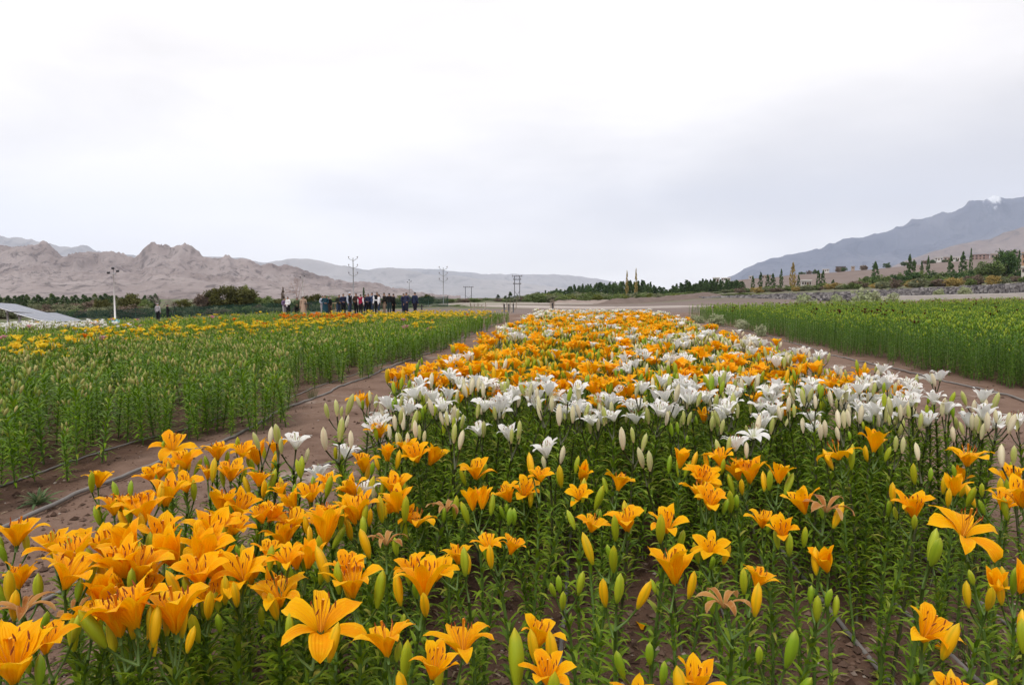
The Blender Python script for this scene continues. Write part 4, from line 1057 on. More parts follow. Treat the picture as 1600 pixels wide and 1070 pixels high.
for kd, (nm, lb, gp) in NM.items():
    idx = np.where(kz == kd)[0]; idx = idx[np.argsort(dl_[idx])]
    ncap = {'dusty': 300, 'yellow': 200, 'ember': 60, 'pink': 60, 'cream': 80}[kd]
    one = [i for i in idx if -30 < px[i] < 1620][:ncap]; s1 = set(one)
    for i in one:
        o = obj(nm, protos[kd][int(gl.integers(0, len(protos[kd])))])
        s = gl.uniform(.68, 1.22); o.location = (lx[i], ly[i], LZ[i]); o.rotation_euler = (gl.normal(0, .06), gl.normal(0, .06), gl.uniform(0, 6.28)); o.scale = (s, s, s)
        if kd == 'dusty':
            pk = protos[kd].index(o.data); fr = lx[i] > -3.42 - 0.035*ly[i] - 0.75
            l2 = 'knee-high lily with %s beige-green buds %s' % (NB_[pk % 3], 'edging the bare path' if fr else 'inside the field left of the bare path')
            tag(o, l2, 'lily', 'field lilies with %s buds, %s' % (NB_[pk % 3], 'edge' if fr else 'inside'))
        else:
            if kd in ('yellow', 'cream', 'ember', 'pink'):
                nbm = len(FL[protos[kd].index(o.data)]); bw = 'one bloom' if nbm == 1 else WORDS[nbm] + ' blooms'
                tag(o, lb.replace('lily', 'lily with ' + bw, 1), 'lily', gp + ' with ' + bw)
    rest = [i for i in idx if i not in s1]
    if rest:
        kf = 'dusty_far' if kd == 'dusty' else kd
        if kd == 'dusty':
            nr_ = [i for i in rest if dl_[i] < 12]; rest = [i for i in rest if dl_[i] >= 12]
            scatter('budding_lily_row_mass', np.stack([lx[nr_], ly[nr_], LZ[nr_]], -1), colls['dusty'], 6, 18, 'lilies with beige-green buds inside the field beyond the edge rows', .66, 1.22)
        scatter(nm + '_mass', np.stack([lx[rest], ly[rest], LZ[rest]], -1), colls[kf], len(protos[kf]), 8, lb.replace('lily', 'lilies', 1).replace('lone ', '') + ', farther off')

# ---- right-hand field
gr_ = np.random.default_rng(23)
rx, ry = [], []
for y0, y1, sp_ in ((5, 14, .15), (14, 26, .19), (26, 46, .26)):
    a, b = jgrid(5.6, 44, y0, y1, sp_, gr_, 0.46); rx.append(a); ry.append(b)
rx = np.concatenate(rx); ry = np.concatenate(ry)
Lr, dr = to_Ld(rx, ry); px, py = project(rx, ry, gz(rx, ry) + .8)
edge = 6.15 + 0.012*ry + (vnoise(ry*0.8, rx*0, 95)-.5)*0.8 + 0.25*gr_.uniform(-1, 1, len(rx))
ok = (rx > edge) & (px < 1720) & (dr < 45) & (gr_.uniform(size=len(rx)) < 0.95)
rx, ry, Lr, dr, px, py = (q[ok] for q in (rx, ry, Lr, dr, px, py))
RZ = gzs(rx, ry) - 0.008
pr_ = vnoise(rx*0.35, ry*0.35, 97)
isred = (gr_.uniform(size=len(rx)) < np.where(pr_ > .55, .060, .010)) & (dr > 13)
order = np.argsort(dr)
one = [i for i in order if not isred[i] and px[i] < 1610][:300]; s1 = set(one)
for i in one:
    o = obj('green_lily', protos['rf'][int(gr_.integers(0, 6))]); s = gr_.uniform(.72, 1.16)
    o.location = (rx[i], ry[i], RZ[i]); o.rotation_euler = (gr_.normal(0, .05), gr_.normal(0, .05), gr_.uniform(0, 6.28)); o.scale = (s, s, s)
    bw = ['a single bud', 'two buds', 'three buds'][protos['rf'].index(o.data) % 3]; fr = rx[i] < 6.15 + .012*ry[i] + .7
    tag(o, 'tall green lily with %s %s below the stone wall' % (bw, 'edging the right-hand path' if fr else 'inside the green field'), 'lily', 'green field lilies with %s, %s' % (bw, 'edge' if fr else 'inside'))
rest = [i for i in order if not isred[i] and i not in s1]
scatter('green_lily_mass', np.stack([rx[rest], ry[rest], RZ[rest]], -1), colls['rf'], 6, 9, 'mass of tall green lilies stretching towards the stone wall', .72, 1.16)
for i in [i for i in order if isred[i]][:280]:
    o = obj('dark_red_lily', protos['rf_red'][int(gr_.integers(0, 4))]); s = gr_.uniform(.9, 1.15)
    o.location = (rx[i], ry[i], RZ[i]); o.rotation_euler = (gr_.normal(0, .05), gr_.normal(0, .05), gr_.uniform(0, 6.28)); o.scale = (s, s, s)
    tag(o, 'dark red lily flowering among the tall green field below the stone wall', 'lily', 'dark red lilies of the right field')

# ================================================================== DRIP HOSES, SOIL, SMALL PLANTS
hose_m = plain('dusty_black_hose', (0.19, 0.175, 0.165), 0.7, 0, 0.3, 0.35, 3.0)
def hose(pts, label, r=0.0105, lift=0.004, seed=0):
    pts = np.array(pts, float); l = np.concatenate([[0], np.cumsum(np.hypot(*np.diff(pts, axis=0).T))])
    n = int(max(30, min(260, l[-1]/0.10))); t = np.linspace(0, 1, n)**1.6*l[-1]
    x = np.interp(t, l, pts[:, 0]); y = np.interp(t, l, pts[:, 1])
    for _ in range(6):
        x[1:-1] = (x[:-2] + x[1:-1]*2 + x[2:])/4; y[1:-1] = (y[:-2] + y[1:-1]*2 + y[2:])/4
    x = x + (fbm(t*0.5, t*0 + seed, 3, 41) - .5)*0.14
    z = gzs(x, y) + r*0.6 + lift + np.maximum(0, vnoise(t*0.8, t*0, 43+seed) - .62)*0.05
    me = mesh('drip_hose', tube(np.stack([x, y, z], -1), r, 7), [hose_m])
    return tag(obj('drip_hose', me), label, 'hose', 'drip hoses')
G = lambda px, py: tuple(float(q) for q in unproject_z(px, py, 0.0))
hose([G(-260, 960), G(35, 815), G(180, 748), G(350, 690), G(470, 630), G(570, 592), G(655, 556), G(690, 545)] + [(-4.3, 24), (-4.9, 40)], 'drip hose lying on the bare path beside the budding lilies', 0.0145, seed=1)
hose([G(-200, 830), G(120, 720), G(345, 655), G(540, 590), (-4.0, 18), (-4.6, 34)], 'thin drip hose half hidden along the foot of the budding lilies', 0.008, seed=2)
hose([G(1900, 715), G(1600, 628), G(1480, 597), G(1380, 574), G(1290, 552), G(1190, 522)] + [(6.2, 30), (6.6, 44)], 'drip hose curving along the path below the tall green field', 0.0145, seed=3)
hose([G(-100, 1010), G(137, 910), G(300, 818), G(420, 760), (-1.5, 8), (-1.7, 16)], 'drip hose along the left edge of the flower bed', seed=4)
for k, (xo, lb) in enumerate([(-0.80, 'drip hose in the bed passing the withered blooms'), (-0.11, 'drip hose in the bed crossing the bare soil patch'), (0.58, 'drip hose in the bed right of the bare soil patch'),
                              (1.03, 'drip hose in the bed under the leaning orange bud stems'), (1.36, 'drip hose in the bed below the large drooping orange bloom'), (1.76, 'drip hose nearest the right edge of the bed')]):
    hose([(xo, 0.6), (xo + .02, 2), (xo - .02, 4), (xo, 8), (xo, 14)], lb, 0.0095, seed=10+k)
# clods and pebbles
def clods():
    g = np.random.default_rng(3); n = 16000
    px = g.uniform(-60, 1660, n); py = 535 + 540*g.uniform(0, 1, n)**0.8
    x, y = unproject_z(px, py, 0.0)
    s = np.clip(g.lognormal(-5.1, 0.65, n), 0.0022, 0.028)
    base = np.array([(1, 0, 0), (-1, 0, 0), (0, 1, 0), (0, -1, 0), (0, 0, .75), (0, 0, -.6)], float)
    tri = np.array([(0, 2, 4), (2, 1, 4), (1, 3, 4), (3, 0, 4), (2, 0, 5), (1, 2, 5), (3, 1, 5), (0, 3, 5)])
    th = g.uniform(0, 6.28, n); cs, sn = np.cos(th), np.sin(th)
    b = base[None]*g.uniform(.6, 1.35, (n, 6, 1))
    v = np.stack([b[..., 0]*cs[:, None] - b[..., 1]*sn[:, None], b[..., 0]*sn[:, None] + b[..., 1]*cs[:, None], b[..., 2]], -1)*s[:, None, None]
    v += np.stack([x, y, gzs(x, y) + s*0.25], -1)[:, None]
    f = (tri[None] + (np.arange(n)*6)[:, None, None]).reshape(-1, 3)
    a = np.repeat(np.stack([s*0, s*0, g.uniform(0, 1, n)], -1), 6, axis=0)
    def b_(t):
        u, v_, r = attr(t)
        c = mixc(t, r, (0.06, 0.036, 0.026), (0.19, 0.125, 0.095))
        c = mixc(t, mrange(t, r, 0.95, 0.98), c, (0.34, 0.29, 0.25))
        return principled(t, c, 0.95, 0, 0.1).outputs[0]
    tag(obj('soil_clods', mesh('soil_clods', (v.reshape(-1, 3), [(f, 0)], a), [mat('clod', b_)], False)), 'small clods and pebbles strewn over the brown soil', None, None, 'stuff')
clods()
def litter():
    g = np.random.default_rng(4); ps = []
    for k in range(900):
        px = g.uniform(-40, 1640); py = 600 + 470*g.uniform()**0.7
        x, y = unproject_z(px, py, 0.0); L, d = to_Ld(x, y)
        if not (-1.6 < x < 2.8 or -4.2 < x < -3.2): continue
        lp = leaf_piece(int(g.integers(0, 60)), 4, g.uniform(.03, .07), .010)
        M = Matrix.Translation((x, y, float(gzs(x, y)) + .006)) @ Euler((g.uniform(-.5, .5), 1.2 + g.uniform(-.3, .3), 0)).to_matrix().to_4x4()
        M = Matrix.Translation((x, y, float(gzs(x, y)) + .007)) @ Matrix.Rotation(g.uniform(0, 6.28), 4, 'Z') @ Matrix.Rotation(0.55, 4, 'Y')
        ps.append(rnd_attr(xf(lp, M), g.uniform(0, 1)))
    tag(obj('leaf_litter', mesh('leaf_litter', merge(ps), [leaf_mat('dry_leaf', (0.16, 0.10, 0.055), (0.34, 0.26, 0.17), (0.40, 0.34, 0.24))])), 'dry curled leaves scattered on the soil under the lilies', None, None, 'stuff')
litter()
for k, (px, py, lb) in enumerate([(1003, 985, 'fallen orange petal curled on the soil beside green bud cluster'), (1045, 893, 'fallen orange petal under the cup shaped orange bloom'), (1478, 1020, 'fallen orange petal on the drip hose below large bloom'),
                                  (1128, 978, 'fallen withered petal under the small withered orange bloom'), (985, 1002, 'fallen pale petal on soil beside the curled orange petal'), (1585, 1050, 'fallen pale petal near the right drip hose')]):
    x, y = G(px, py); g = np.random.default_rng(k)
    o = obj('fallen_petal', petals['orange', 'wilt' if k > 2 else 'open', 1, k % 4], None, Matrix.Translation((x, y, float(gzs(x, y)) + .012)) @ Euler((g.uniform(-.4, .4), 0.9, g.uniform(0, 6))).to_matrix().to_4x4())
    tag(o, lb, 'petal')
# rosette at the path edge
def rosette(px, py, label, s=1.0, n=34):
    x, y = G(px, py); o = empty('rosette_plant', (x, y, float(gzs(x, y)) - .004), 0, s); tag(o, label, 'plant')
    g = np.random.default_rng(int(px))
    ms = [mesh('leaf', leaf_piece(700 + k, 5, 0.17, 0.024), [leaf_mat('rosette_leaf', (0.09, 0.15, 0.06), (0.20, 0.27, 0.12), (0.32, 0.30, 0.16))]) for k in range(3)]
    for i in range(n):
        obj('leaf', ms[i % 3], o, Matrix.Rotation(i*2.4, 4, 'Z') @ Matrix.Rotation(float(np.interp(i, [0, n], [.35, -.55])), 4, 'Y') @ Matrix.Scale(float(np.interp(i, [0, n], [1.0, .6]))*g.uniform(.85, 1.1), 4))
    obj('stem', mesh('stem', tube([(0, 0, 0), (0, 0, .05)], [.012, .008], 6), [S_GR]), o)
rosette(60, 790, 'low grey-green leaf rosette on the bare path beside the drip hose')
rosette(1165, 1000, 'small grassy tuft on bare soil between the orange lilies', 0.55, 18)
# weeds on the paths: thin grass tufts
def grass_tuft(px, py, label, h=0.16, n=40, col='straw'):
    x, y = G(px, py); g = np.random.default_rng(int(px*3+py)); ps = []
    for i in range(n):
        a = g.uniform(0, 6.28); r = g.uniform(0, .06); tl = g.uniform(.05, .6); hh = h*g.uniform(.5, 1.1)
        d = np.array([math.cos(a)*math.sin(tl), math.sin(a)*math.sin(tl), math.cos(tl)])
        b = np.array([math.cos(a)*r, math.sin(a)*r, 0]); ps.append(tube([b, b + d*hh*.55, b + d*hh + np.array([0, 0, -.25*hh*math.sin(tl)])], [.0016, .0013, .0004], 3, 0, False, g.uniform()))
    m = leaf_mat('pale_grass', (0.16, 0.19, 0.08), (0.32, 0.33, 0.18), (0.4, 0.36, 0.22)) if col == 'straw' else leaf_mat('green_grass', (0.05, 0.11, 0.02), (0.12, 0.2, 0.04), (0.3, 0.3, 0.1))
    o = empty('grass_tuft', (x, y, float(gzs(x, y)) - .003)); tag(o, label, 'grass', 'grass tufts')
    q = obj('blades', mesh('blades', merge(ps), [m]), o); q['kind'] = 'stuff'
grass_tuft(576, 585, 'pale dry grass tuft beside the drip hose bend on the path', .34, 90)
grass_tuft(488, 622, 'small pale weed on the path in front of the budding lilies', .22, 60)
grass_tuft(505, 600, 'thin pale weed on the path under the budding lilies', .2, 40)
grass_tuft(905, 935, 'green grass tuft on bare soil behind a bud cluster', .16, 16, 'green')
grass_tuft(1515, 1035, 'green grass tuft near the right drip hose', .2, 18, 'green')
grass_tuft(1575, 1040, 'green grass blades under the orange buds by the bed edge', .18, 14, 'green')

# ================================================================== TREES AND SHRUBS
bark_m = plain('bark', (0.14, 0.105, 0.08), 0.9, 0, 0.1, 0.3, 2.0)
pale_bark = plain('pale_bark', (0.42, 0.35, 0.28), 0.9, 0, 0.1, 0.25, 3.0)
def crown_mat(name, dark, light, trans=0.15):
    def b(t):
        u, v, r = attr(t)
        rr = mth(t, 'FRACT', mth(t, 'ADD', mth(t, 'MULTIPLY', orand(t), 0.35), mth(t, 'MULTIPLY', r, 0.65)))
        c = mixc(t, rr, dark, light)
        return leafy(t, c, 0.7, trans, 0.15)
    return mat(name, b)
def crown_piece(shape, seed, nclump, nleaf, lsize):
    g = np.random.default_rng(seed); cl = []
    while len(cl) < nclump:
        if shape == 'poplar':
            u = g.uniform(0.06, 1.0); w_ = np.interp(u, [0, .12, .4, .75, 1], [.25, .75, 1, .62, .06])
            a = g.uniform(0, 6.28); r = math.sqrt(g.uniform(.15, 1))*w_*.5
            cl.append((r*math.cos(a), r*math.sin(a), u, .10, .05, g.uniform()))
        elif shape == 'conifer':
            u = g.uniform(0.05, 1.0); w_ = (1 - u)**.8*(0.8 + 0.2*math.sin(u*40)) + .03
            a = g.uniform(0, 6.28); r = math.sqrt(g.uniform(.2, 1))*w_*.5
            cl.append((r*math.cos(a), r*math.sin(a), u, .10, .04, g.uniform()))
        else:
            p = g.normal(size=3); p /= np.linalg.norm(p); r = g.uniform(.55, 1)
            low = 0.02 if shape == 'bush' else .22
            z = (p[2]*.5*r + .5)
            if shape == 'bush' and z < .12: z = g.uniform(.02, .3)
            lump = 1 + .22*math.sin(3*math.atan2(p[1], p[0]) + seed) + g.normal(0, .07)
            cl.append((p[0]*.46*r*lump, p[1]*.46*r*lump, low + (1-low)*z*(.92 + .12*math.sin(seed + 5*p[0])), .13, .11, g.uniform()))
    cl = np.array(cl)
    i = g.integers(0, nclump, nleaf)
    d = g.normal(size=(nleaf, 3)); d /= np.linalg.norm(d, axis=1)[:, None]; d *= g.uniform(.3, 1, (nleaf, 1))
    c = cl[i, :3] + d*np.stack([cl[i, 3], cl[i, 3], cl[i, 4]], -1)
    c[:, 2] = np.clip(c[:, 2], 0.0, None)
    a = g.normal(size=(nleaf, 3)); a /= np.linalg.norm(a, axis=1)[:, None]
    b = np.cross(a, g.normal(size=(nleaf, 3))); b /= np.linalg.norm(b, axis=1)[:, None]
    ls = lsize*g.uniform(.6, 1.3, (nleaf, 1))
    if shape in ('poplar', 'conifer'): a = a*[1, 1, .3]; b = b*[1, 1, .3]
    v = np.stack([c - a*ls, c + b*ls*.55, c + a*ls, c - b*ls*.55], 1).reshape(-1, 3)
    f = np.arange(nleaf*4).reshape(-1, 4)
    at_ = np.repeat(np.stack([c[:, 2], c[:, 2], np.clip(cl[i, 5]*.75 + g.uniform(0, .25, nleaf), 0, 1)], -1), 4, axis=0)
    return (v, [(f, 0)], at_)
def trunk_piece(shape, seed):
    g = np.random.default_rng(seed); ps = []
    hgt = {'poplar': .85, 'conifer': .9, 'bush': .5, 'round': .6}[shape]; r0 = {'poplar': .03, 'conifer': .03, 'bush': .03, 'round': .04}[shape]
    ps.append(tube([(0, 0, -.02), (.01, 0, hgt*.4), (0, .01, hgt)], [r0, r0*.7, r0*.2], 6))
    for k in range(7):
        a = g.uniform(0, 6.28); z0 = g.uniform(.15, .7)*hgt; l = (.30 if shape in ('bush', 'round') else .12)*g.uniform(.6, 1.1)
        ps.append(tube([(0, 0, z0), (math.cos(a)*l*.6, math.sin(a)*l*.6, z0 + l*.45), (math.cos(a)*l, math.sin(a)*l, z0 + l*.95)], [r0*.45, r0*.3, r0*.08], 4))
    return merge(ps)
CM = {'poplar': crown_mat('poplar_leaf', (0.036, 0.077, 0.026), (0.105, 0.178, 0.047)), 'wood': crown_mat('wood_leaf', (0.047, 0.087, 0.036), (0.113, 0.172, 0.058)),
      'olive': crown_mat('olive_leaf', (0.047, 0.051, 0.018), (0.155, 0.150, 0.040)), 'bush': crown_mat('bush_leaf', (0.082, 0.124, 0.044), (0.209, 0.264, 0.082)),
      'grey': crown_mat('grey_bush_leaf', (0.127, 0.146, 0.082), (0.291, 0.300, 0.173)), 'pale': crown_mat('pale_sage_leaf', (0.286, 0.351, 0.156), (0.500, 0.500, 0.351)),
      'yellow': crown_mat('yellow_poplar_leaf', (0.273, 0.200, 0.064), (0.491, 0.364, 0.127)), 'brown': crown_mat('brown_thicket', (0.118, 0.082, 0.064), (0.273, 0.209, 0.155)),
      'lime': crown_mat('lime_top_leaf', (0.091, 0.118, 0.026), (0.255, 0.273, 0.055))}
SHP = {'poplar': (120, 2200, .075), 'conifer': (110, 2000, .075), 'bush': (90, 2600, .042), 'round': (130, 4200, .036)}
_cr, _tr = {}, {}
def crown_me(shape, k, cm):
    if (shape, k, cm) not in _cr: _cr[shape, k, cm] = mesh('crown', crown_piece(shape, 40 + k*3, *SHP[shape]), [CM[cm]], False)
    return _cr[shape, k, cm]
def trunk_me(shape, k):
    if (shape, k) not in _tr: _tr[shape, k] = mesh('trunk', trunk_piece(shape, 50 + k), [bark_m])
    return _tr[shape, k]
tr_ = np.random.default_rng(77)
def tree(name, px, d, ytop, wpx, shape, cm, label, cat='tree', group=None, k=None, sink=0.0):
    x, y, z = at(px, d); k = int(tr_.integers(0, 4)) if k is None else k
    z = z - 0.15 - sink
    h = max(0.4, CAMH + (465 - ytop)/F*d - z); wd = wpx/F*d*(1.15 if shape in ('poplar', 'conifer') else 1.12)
    if shape in ('bush', 'round'): wd = wd/1.12
    o = empty(name, (x, y, z), float(tr_.uniform(0, 6.28))); o.scale = (wd, wd, h*(1.1 if shape in ('poplar', 'conifer') else 1.0))
    tag(o, label, cat, group)
    obj('trunk', trunk_me(shape, k), o); obj('crown', crown_me(shape, k, cm), o)
    return o
# round olive trees behind the net fence on the left
for px, ytop, wp, cm, lb in [(205, 459, 42, 'olive', 'round dark olive tree just right of the floodlight mast'), (318, 459, 34, 'brown', 'small brownish round tree beside the largest olive tree'), (350, 446, 52, 'olive', 'left half of the tall pair of olive trees behind the net fence'),
                             (383, 449, 50, 'olive', 'right half of the tall pair of olive trees behind the net fence'), (415, 463, 36, 'bush', 'low green round tree right of the olive pair'), (492, 459, 34, 'olive', 'dark round tree behind the man in beige'), (516, 462, 40, 'bush', 'low spreading tree behind the teal dress'),
                             (552, 464, 40, 'olive', 'low olive tree behind the turbaned man'), (588, 466, 40, 'bush', 'low green tree behind the middle of the crowd'), (632, 461, 34, 'lime', 'yellow-green tree behind the two men in navy'), (667, 460, 26, 'olive', 'small dark round tree right of the crowd')]:
    tree('olive_tree', px, 122, ytop, wp, 'round', cm, lb, 'tree', None)
for px, yt, wp, cm, lb in [(160, 467, 26, 'olive', 'low dark round tree left of the floodlight mast'), (228, 468, 22, 'bush', 'low green round tree between the mast tree and the bare tree'), (286, 467, 28, 'olive', 'low dark round tree left of the brownish round tree'), (440, 467, 30, 'olive', 'low dark round tree behind the purple jacket'), (466, 470, 26, 'bush', 'low green tree under the tall leafless tree'), (612, 466, 30, 'olive', 'low dark tree behind the right end of the dense crowd')]:
    tree('olive_tree', px, 119, yt, wp, 'round', cm, lb)
tree('lime_tree', 386, 124, 446, 22, 'round', 'lime', 'yellow-green crown rising behind the tall olive pair')
tree('cypress_tree', 569, 128, 453, 8, 'conifer', 'wood', 'small dark conifer above the middle of the crowd')
tree('cypress_tree', 443, 128, 453, 7, 'poplar', 'brown', 'narrow brown tree trunk with little foliage above the man in white shirt')
# low grey shrubs along the fence
for k in range(46):
    px = -30 + k*16.5 + tr_.uniform(-5, 5); dd = tr_.uniform(103, 118)
    tree('fence_shrub', px, dd, tr_.uniform(476, 484) - (px > 400)*4, tr_.uniform(22, 46), 'bush', ['grey', 'bush', 'brown', 'grey'][k % 4], ['grey-green', 'green', 'brown twiggy', 'sage coloured'][k % 4] + ' low shrub behind the green net fence', 'shrub', ['grey-green', 'green', 'brown', 'sage'][k % 4] + ' shrubs behind the net fence')
# dark wood at the far left
for k in range(44):
    px = -60 + k*7.0 + tr_.uniform(-3, 3)
    tree('wood_tree', px, tr_.uniform(195, 240), tr_.uniform(460, 467), tr_.uniform(10, 15), 'poplar', 'wood' if k % 5 else 'bush', 'slender dark green tree in the wood below the rocky range', 'tree', 'trees of the wood below the rocky range')
for k in range(14):
    tree('thicket_shrub', 60 + k*12 + tr_.uniform(-4, 4), tr_.uniform(130, 150), tr_.uniform(468, 475), tr_.uniform(18, 30), 'bush', 'brown' if k % 2 else 'grey', 'brownish thicket shrub between the solar panels and the wood', 'shrub', 'thicket shrubs by the solar panels')
# twiggy bare trees
def bare_tree(px, d, ytop, wpx, label, seed, col=None, depth=5):
    g = np.random.default_rng(seed); x, y, z = at(px, d); z -= .1
    h = CAMH + (465 - ytop)/F*d - z; wd = wpx/F*d
    br = []
    def grow(p, dr, l, r, lev):
        q = p + dr*l; br.append(tube([p, (p+q)/2 + g.normal(0, .03*l, 3), q], [r, r*.8, r*.6], 4 if lev > 1 else 5, 0, False))
        if lev >= depth: return
        for _ in range(3 if lev < 4 else 2):
            nd = dr + g.normal(0, .42, 3) + np.array([0, 0, .12]); nd /= np.linalg.norm(nd)
            grow(q, nd, l*g.uniform(.62, .85), r*.58, lev+1)
    grow(np.zeros(3), np.array([0, 0, 1.]), .26, .020, 0)
    m = merge(br[1:]); mx_ = np.abs(m[0][:, :2]).max(); mz = m[0][:, 2].max()
    mm = col or plain('mauve_twig', (0.26, 0.20, 0.20), 0.9, 0, 0.1)
    o = empty('bare_tree', (x, y, z)); o.scale = (wd*.5/mx_, wd*.5/mx_, h/mz); tag(o, label, 'tree')
    obj('trunk', mesh('trunk', br[0], [bark_m]), o); q = obj('branches', mesh('branches', m, [mm]), o)
bare_tree(247, 116, 454, 52, 'leafless mauve-grey tree behind the couple at the fence', 1)
bare_tree(466, 118, 430, 50, 'tall leafless pinkish tree behind the man in green', 2, plain('pink_twig', (0.36, 0.27, 0.25), 0.9, 0, 0.1))
bare_tree(270, 112, 470, 26, 'low leafless bush beside the mauve bare tree', 3)
# centre wood
prof = [(770, 463), (800, 464), (830, 460), (870, 453), (900, 447), (940, 444), (970, 443), (1000, 441), (1025, 446), (1045, 452), (1060, 442), (1100, 438), (1130, 438), (1160, 441)]
for k in range(120):
    px = 800 + 3.0*k + tr_.uniform(-2, 2); yt = np.interp(px, [p[0] for p in prof], [p[1] for p in prof]) + abs(tr_.normal(0, 3.5)) - 1
    dd = tr_.uniform(300, 360)
    tree('wood_tree', px, dd, yt, tr_.uniform(7, 12) if k % 5 else 16, ('poplar' if k % 5 else 'round') if k % 3 else 'conifer', 'wood' if k % 4 else 'poplar', 'slender dark tree in the long wood behind the earth bank' if k % 3 else 'pointed dark tree in the long wood behind the earth bank', 'tree', 'slender trees of the long wood' if k % 3 else 'pointed trees of the long wood')
for k in range(46):
    px = 815 + 7.4*k + tr_.uniform(-4, 4)
    tree('wood_shrub', px, tr_.uniform(240, 290), tr_.uniform(455, 461), tr_.uniform(18, 30), 'bush', 'bush' if k % 3 else 'grey', ('light green' if k % 3 else 'greyish') + ' rounded bush at the foot of the long wood', 'shrub', ('green' if k % 3 else 'grey') + ' bushes at the foot of the long wood')
for k in range(34):
    px = 840 + 10.4*k + tr_.uniform(-4, 4)
    tree('bank_shrub', px, tr_.uniform(158, 178), tr_.uniform(457, 462), tr_.uniform(18, 30), 'bush', ['bush', 'lime', 'grey', 'bush'][k % 4], ['green', 'yellow-green', 'sage grey', 'green'][k % 4] + ' bush growing on top of the earth bank', 'shrub', ['green', 'yellow-green', 'sage grey', 'green'][k % 4] + ' bushes on the earth bank')
for px, yt, lb in [(979, 428, 'tall thin brown poplar sticking out of the long wood'), (993, 425, 'tallest thin brown poplar sticking out of the long wood')]:
    tree('thin_poplar', px, 295, yt, 4.5, 'poplar', 'yellow', lb)
for px, yt, lb in [(778, 461, 'small dark tree left of the double power pole'), (790, 463, 'low dark tree below the double power pole'), (797, 457, 'pointed dark tree between the posts of the double power pole')]:
    tree('dark_tree', px, 300, yt, 12, 'conifer', 'wood', lb)
for k in range(26):
    px = 655 + 7*k + tr_.uniform(-3, 3)
    tree('plain_shrub', px, tr_.uniform(190, 280), tr_.uniform(464, 468), tr_.uniform(14, 24), 'bush', ['bush', 'grey', 'brown', 'bush'][k % 4], ['green', 'grey', 'brown', 'green'][k % 4] + ' low bush on the plain between the power poles', 'shrub', ['green', 'grey', 'brown', 'green'][k % 4] + ' bushes between the power poles')
# right-hand slope
for px, yt, wp, cm, dd, lb in [(1187, 428, 7, 'poplar', 330, 'dark poplar left of the yellowed poplar, first of the row'), (1198, 431, 7, 'wood', 330, 'short poplar, second of the row left of the yellowed poplar'), (1206, 430, 8, 'poplar', 330, 'poplar, third of the row left of the yellowed poplar'), (1219, 424, 6, 'poplar', 330, 'slim poplar next left of the yellowed poplar'),
        (1237, 415, 9, 'yellow', 320, 'tall yellowed poplar above the stone wall'), (1246, 432, 5, 'poplar', 320, 'thin poplar right of the yellowed poplar'), (1277, 425, 7, 'poplar', 320, 'left of the twin dark poplars right of the white sheds'), (1284, 425, 7, 'poplar', 320, 'right of the twin dark poplars right of the white sheds'),
        (1365, 413, 10, 'poplar', 320, 'short poplar with forked top on the brown slope'), (1418, 403, 9, 'poplar', 310, 'tall poplar, first above the long hedge'), (1425, 410, 6, 'poplar', 310, 'poplar leaning against the tall first one above the hedge'), (1437, 412, 6, 'poplar', 310, 'short slim poplar above the middle of the hedge'), (1447, 405, 6, 'poplar', 310, 'slim poplar above the middle of the hedge'),
        (1482, 404, 9, 'poplar', 310, 'broad poplar in front of the white house row'), (1501, 399, 11, 'poplar', 310, 'broadest poplar right of the white house row'), (1513, 394, 5, 'poplar', 320, 'very slim tall poplar left of the pink-brown house'), (1588, 397, 6, 'poplar', 270, 'slim poplar beside the orange-brown house'), (1175, 433, 6, 'poplar', 330, 'small poplar at the left end of the slope'), (1300, 438, 6, 'wood', 320, 'low poplar on the foot of the brown slope')]:
    tree('poplar_tree', px, dd, yt, wp, 'poplar', cm, lb, k=None)
tree('large_tree', 1570, 280, 390, 34, 'round', 'poplar', 'large rounded dark green tree on the slope left of the orange-brown house')
tree('large_tree', 1545, 275, 408, 40, 'round', 'bush', 'broad bright green tree below the large dark tree')
hedge = [(1350, 432, 20), (1362, 430, 24), (1378, 430, 24), (1392, 428, 26), (1406, 427, 26), (1420, 424, 26), (1434, 423, 24), (1455, 424, 26), (1470, 424, 24), (1492, 423, 26), (1508, 422, 26), (1522, 417, 26), (1536, 415, 30), (1553, 414, 34), (1575, 420, 26), (1590, 424, 26)]
for k, (px, yt, wp) in enumerate(hedge):
    tree('hedge_bush', px, 285 + 6*math.sin(k*2), yt, wp, 'bush', 'poplar' if k % 2 else 'bush', ('dark green' if k % 2 else 'mid green') + ' bush in the long hedge under the poplars', 'shrub', ('dark' if k % 2 else 'mid green') + ' bushes of the long hedge')
for k in range(40):
    px = 1130 + k*12.3 + tr_.uniform(-4, 4); yy = np.interp(px, [1130, 1340, 1600], [453, 440, 429]) + tr_.uniform(-3, 3)
    tree('slope_shrub', px, tr_.uniform(185, 250), yy, tr_.uniform(16, 32), 'bush', ['grey', 'bush', 'brown', 'bush', 'yellow'][k % 5], ['grey-green', 'green', 'brown', 'green', 'yellowish'][k % 5] + ' low shrub on the strip above the stone wall', 'shrub', ['grey-green', 'green', 'brown', 'green', 'yellowish'][k % 5] + ' shrubs above the stone wall')
for k in range(26):
    px = 1230 + k*11 + tr_.uniform(-4, 4); yy = np.interp(px, [1230, 1340, 1470], [430, 416, 408]) - 1.0
    if tr_.uniform() < .7: tree('crest_bush', px, tr_.uniform(560, 620), yy - tr_.uniform(0, 3), tr_.uniform(6, 12), 'bush', 'brown' if k % 2 else 'wood', ('brown' if k % 2 else 'dark') + ' bush along the crest of the brown slope', 'shrub', ('brown' if k % 2 else 'dark') + ' bushes along the crest')
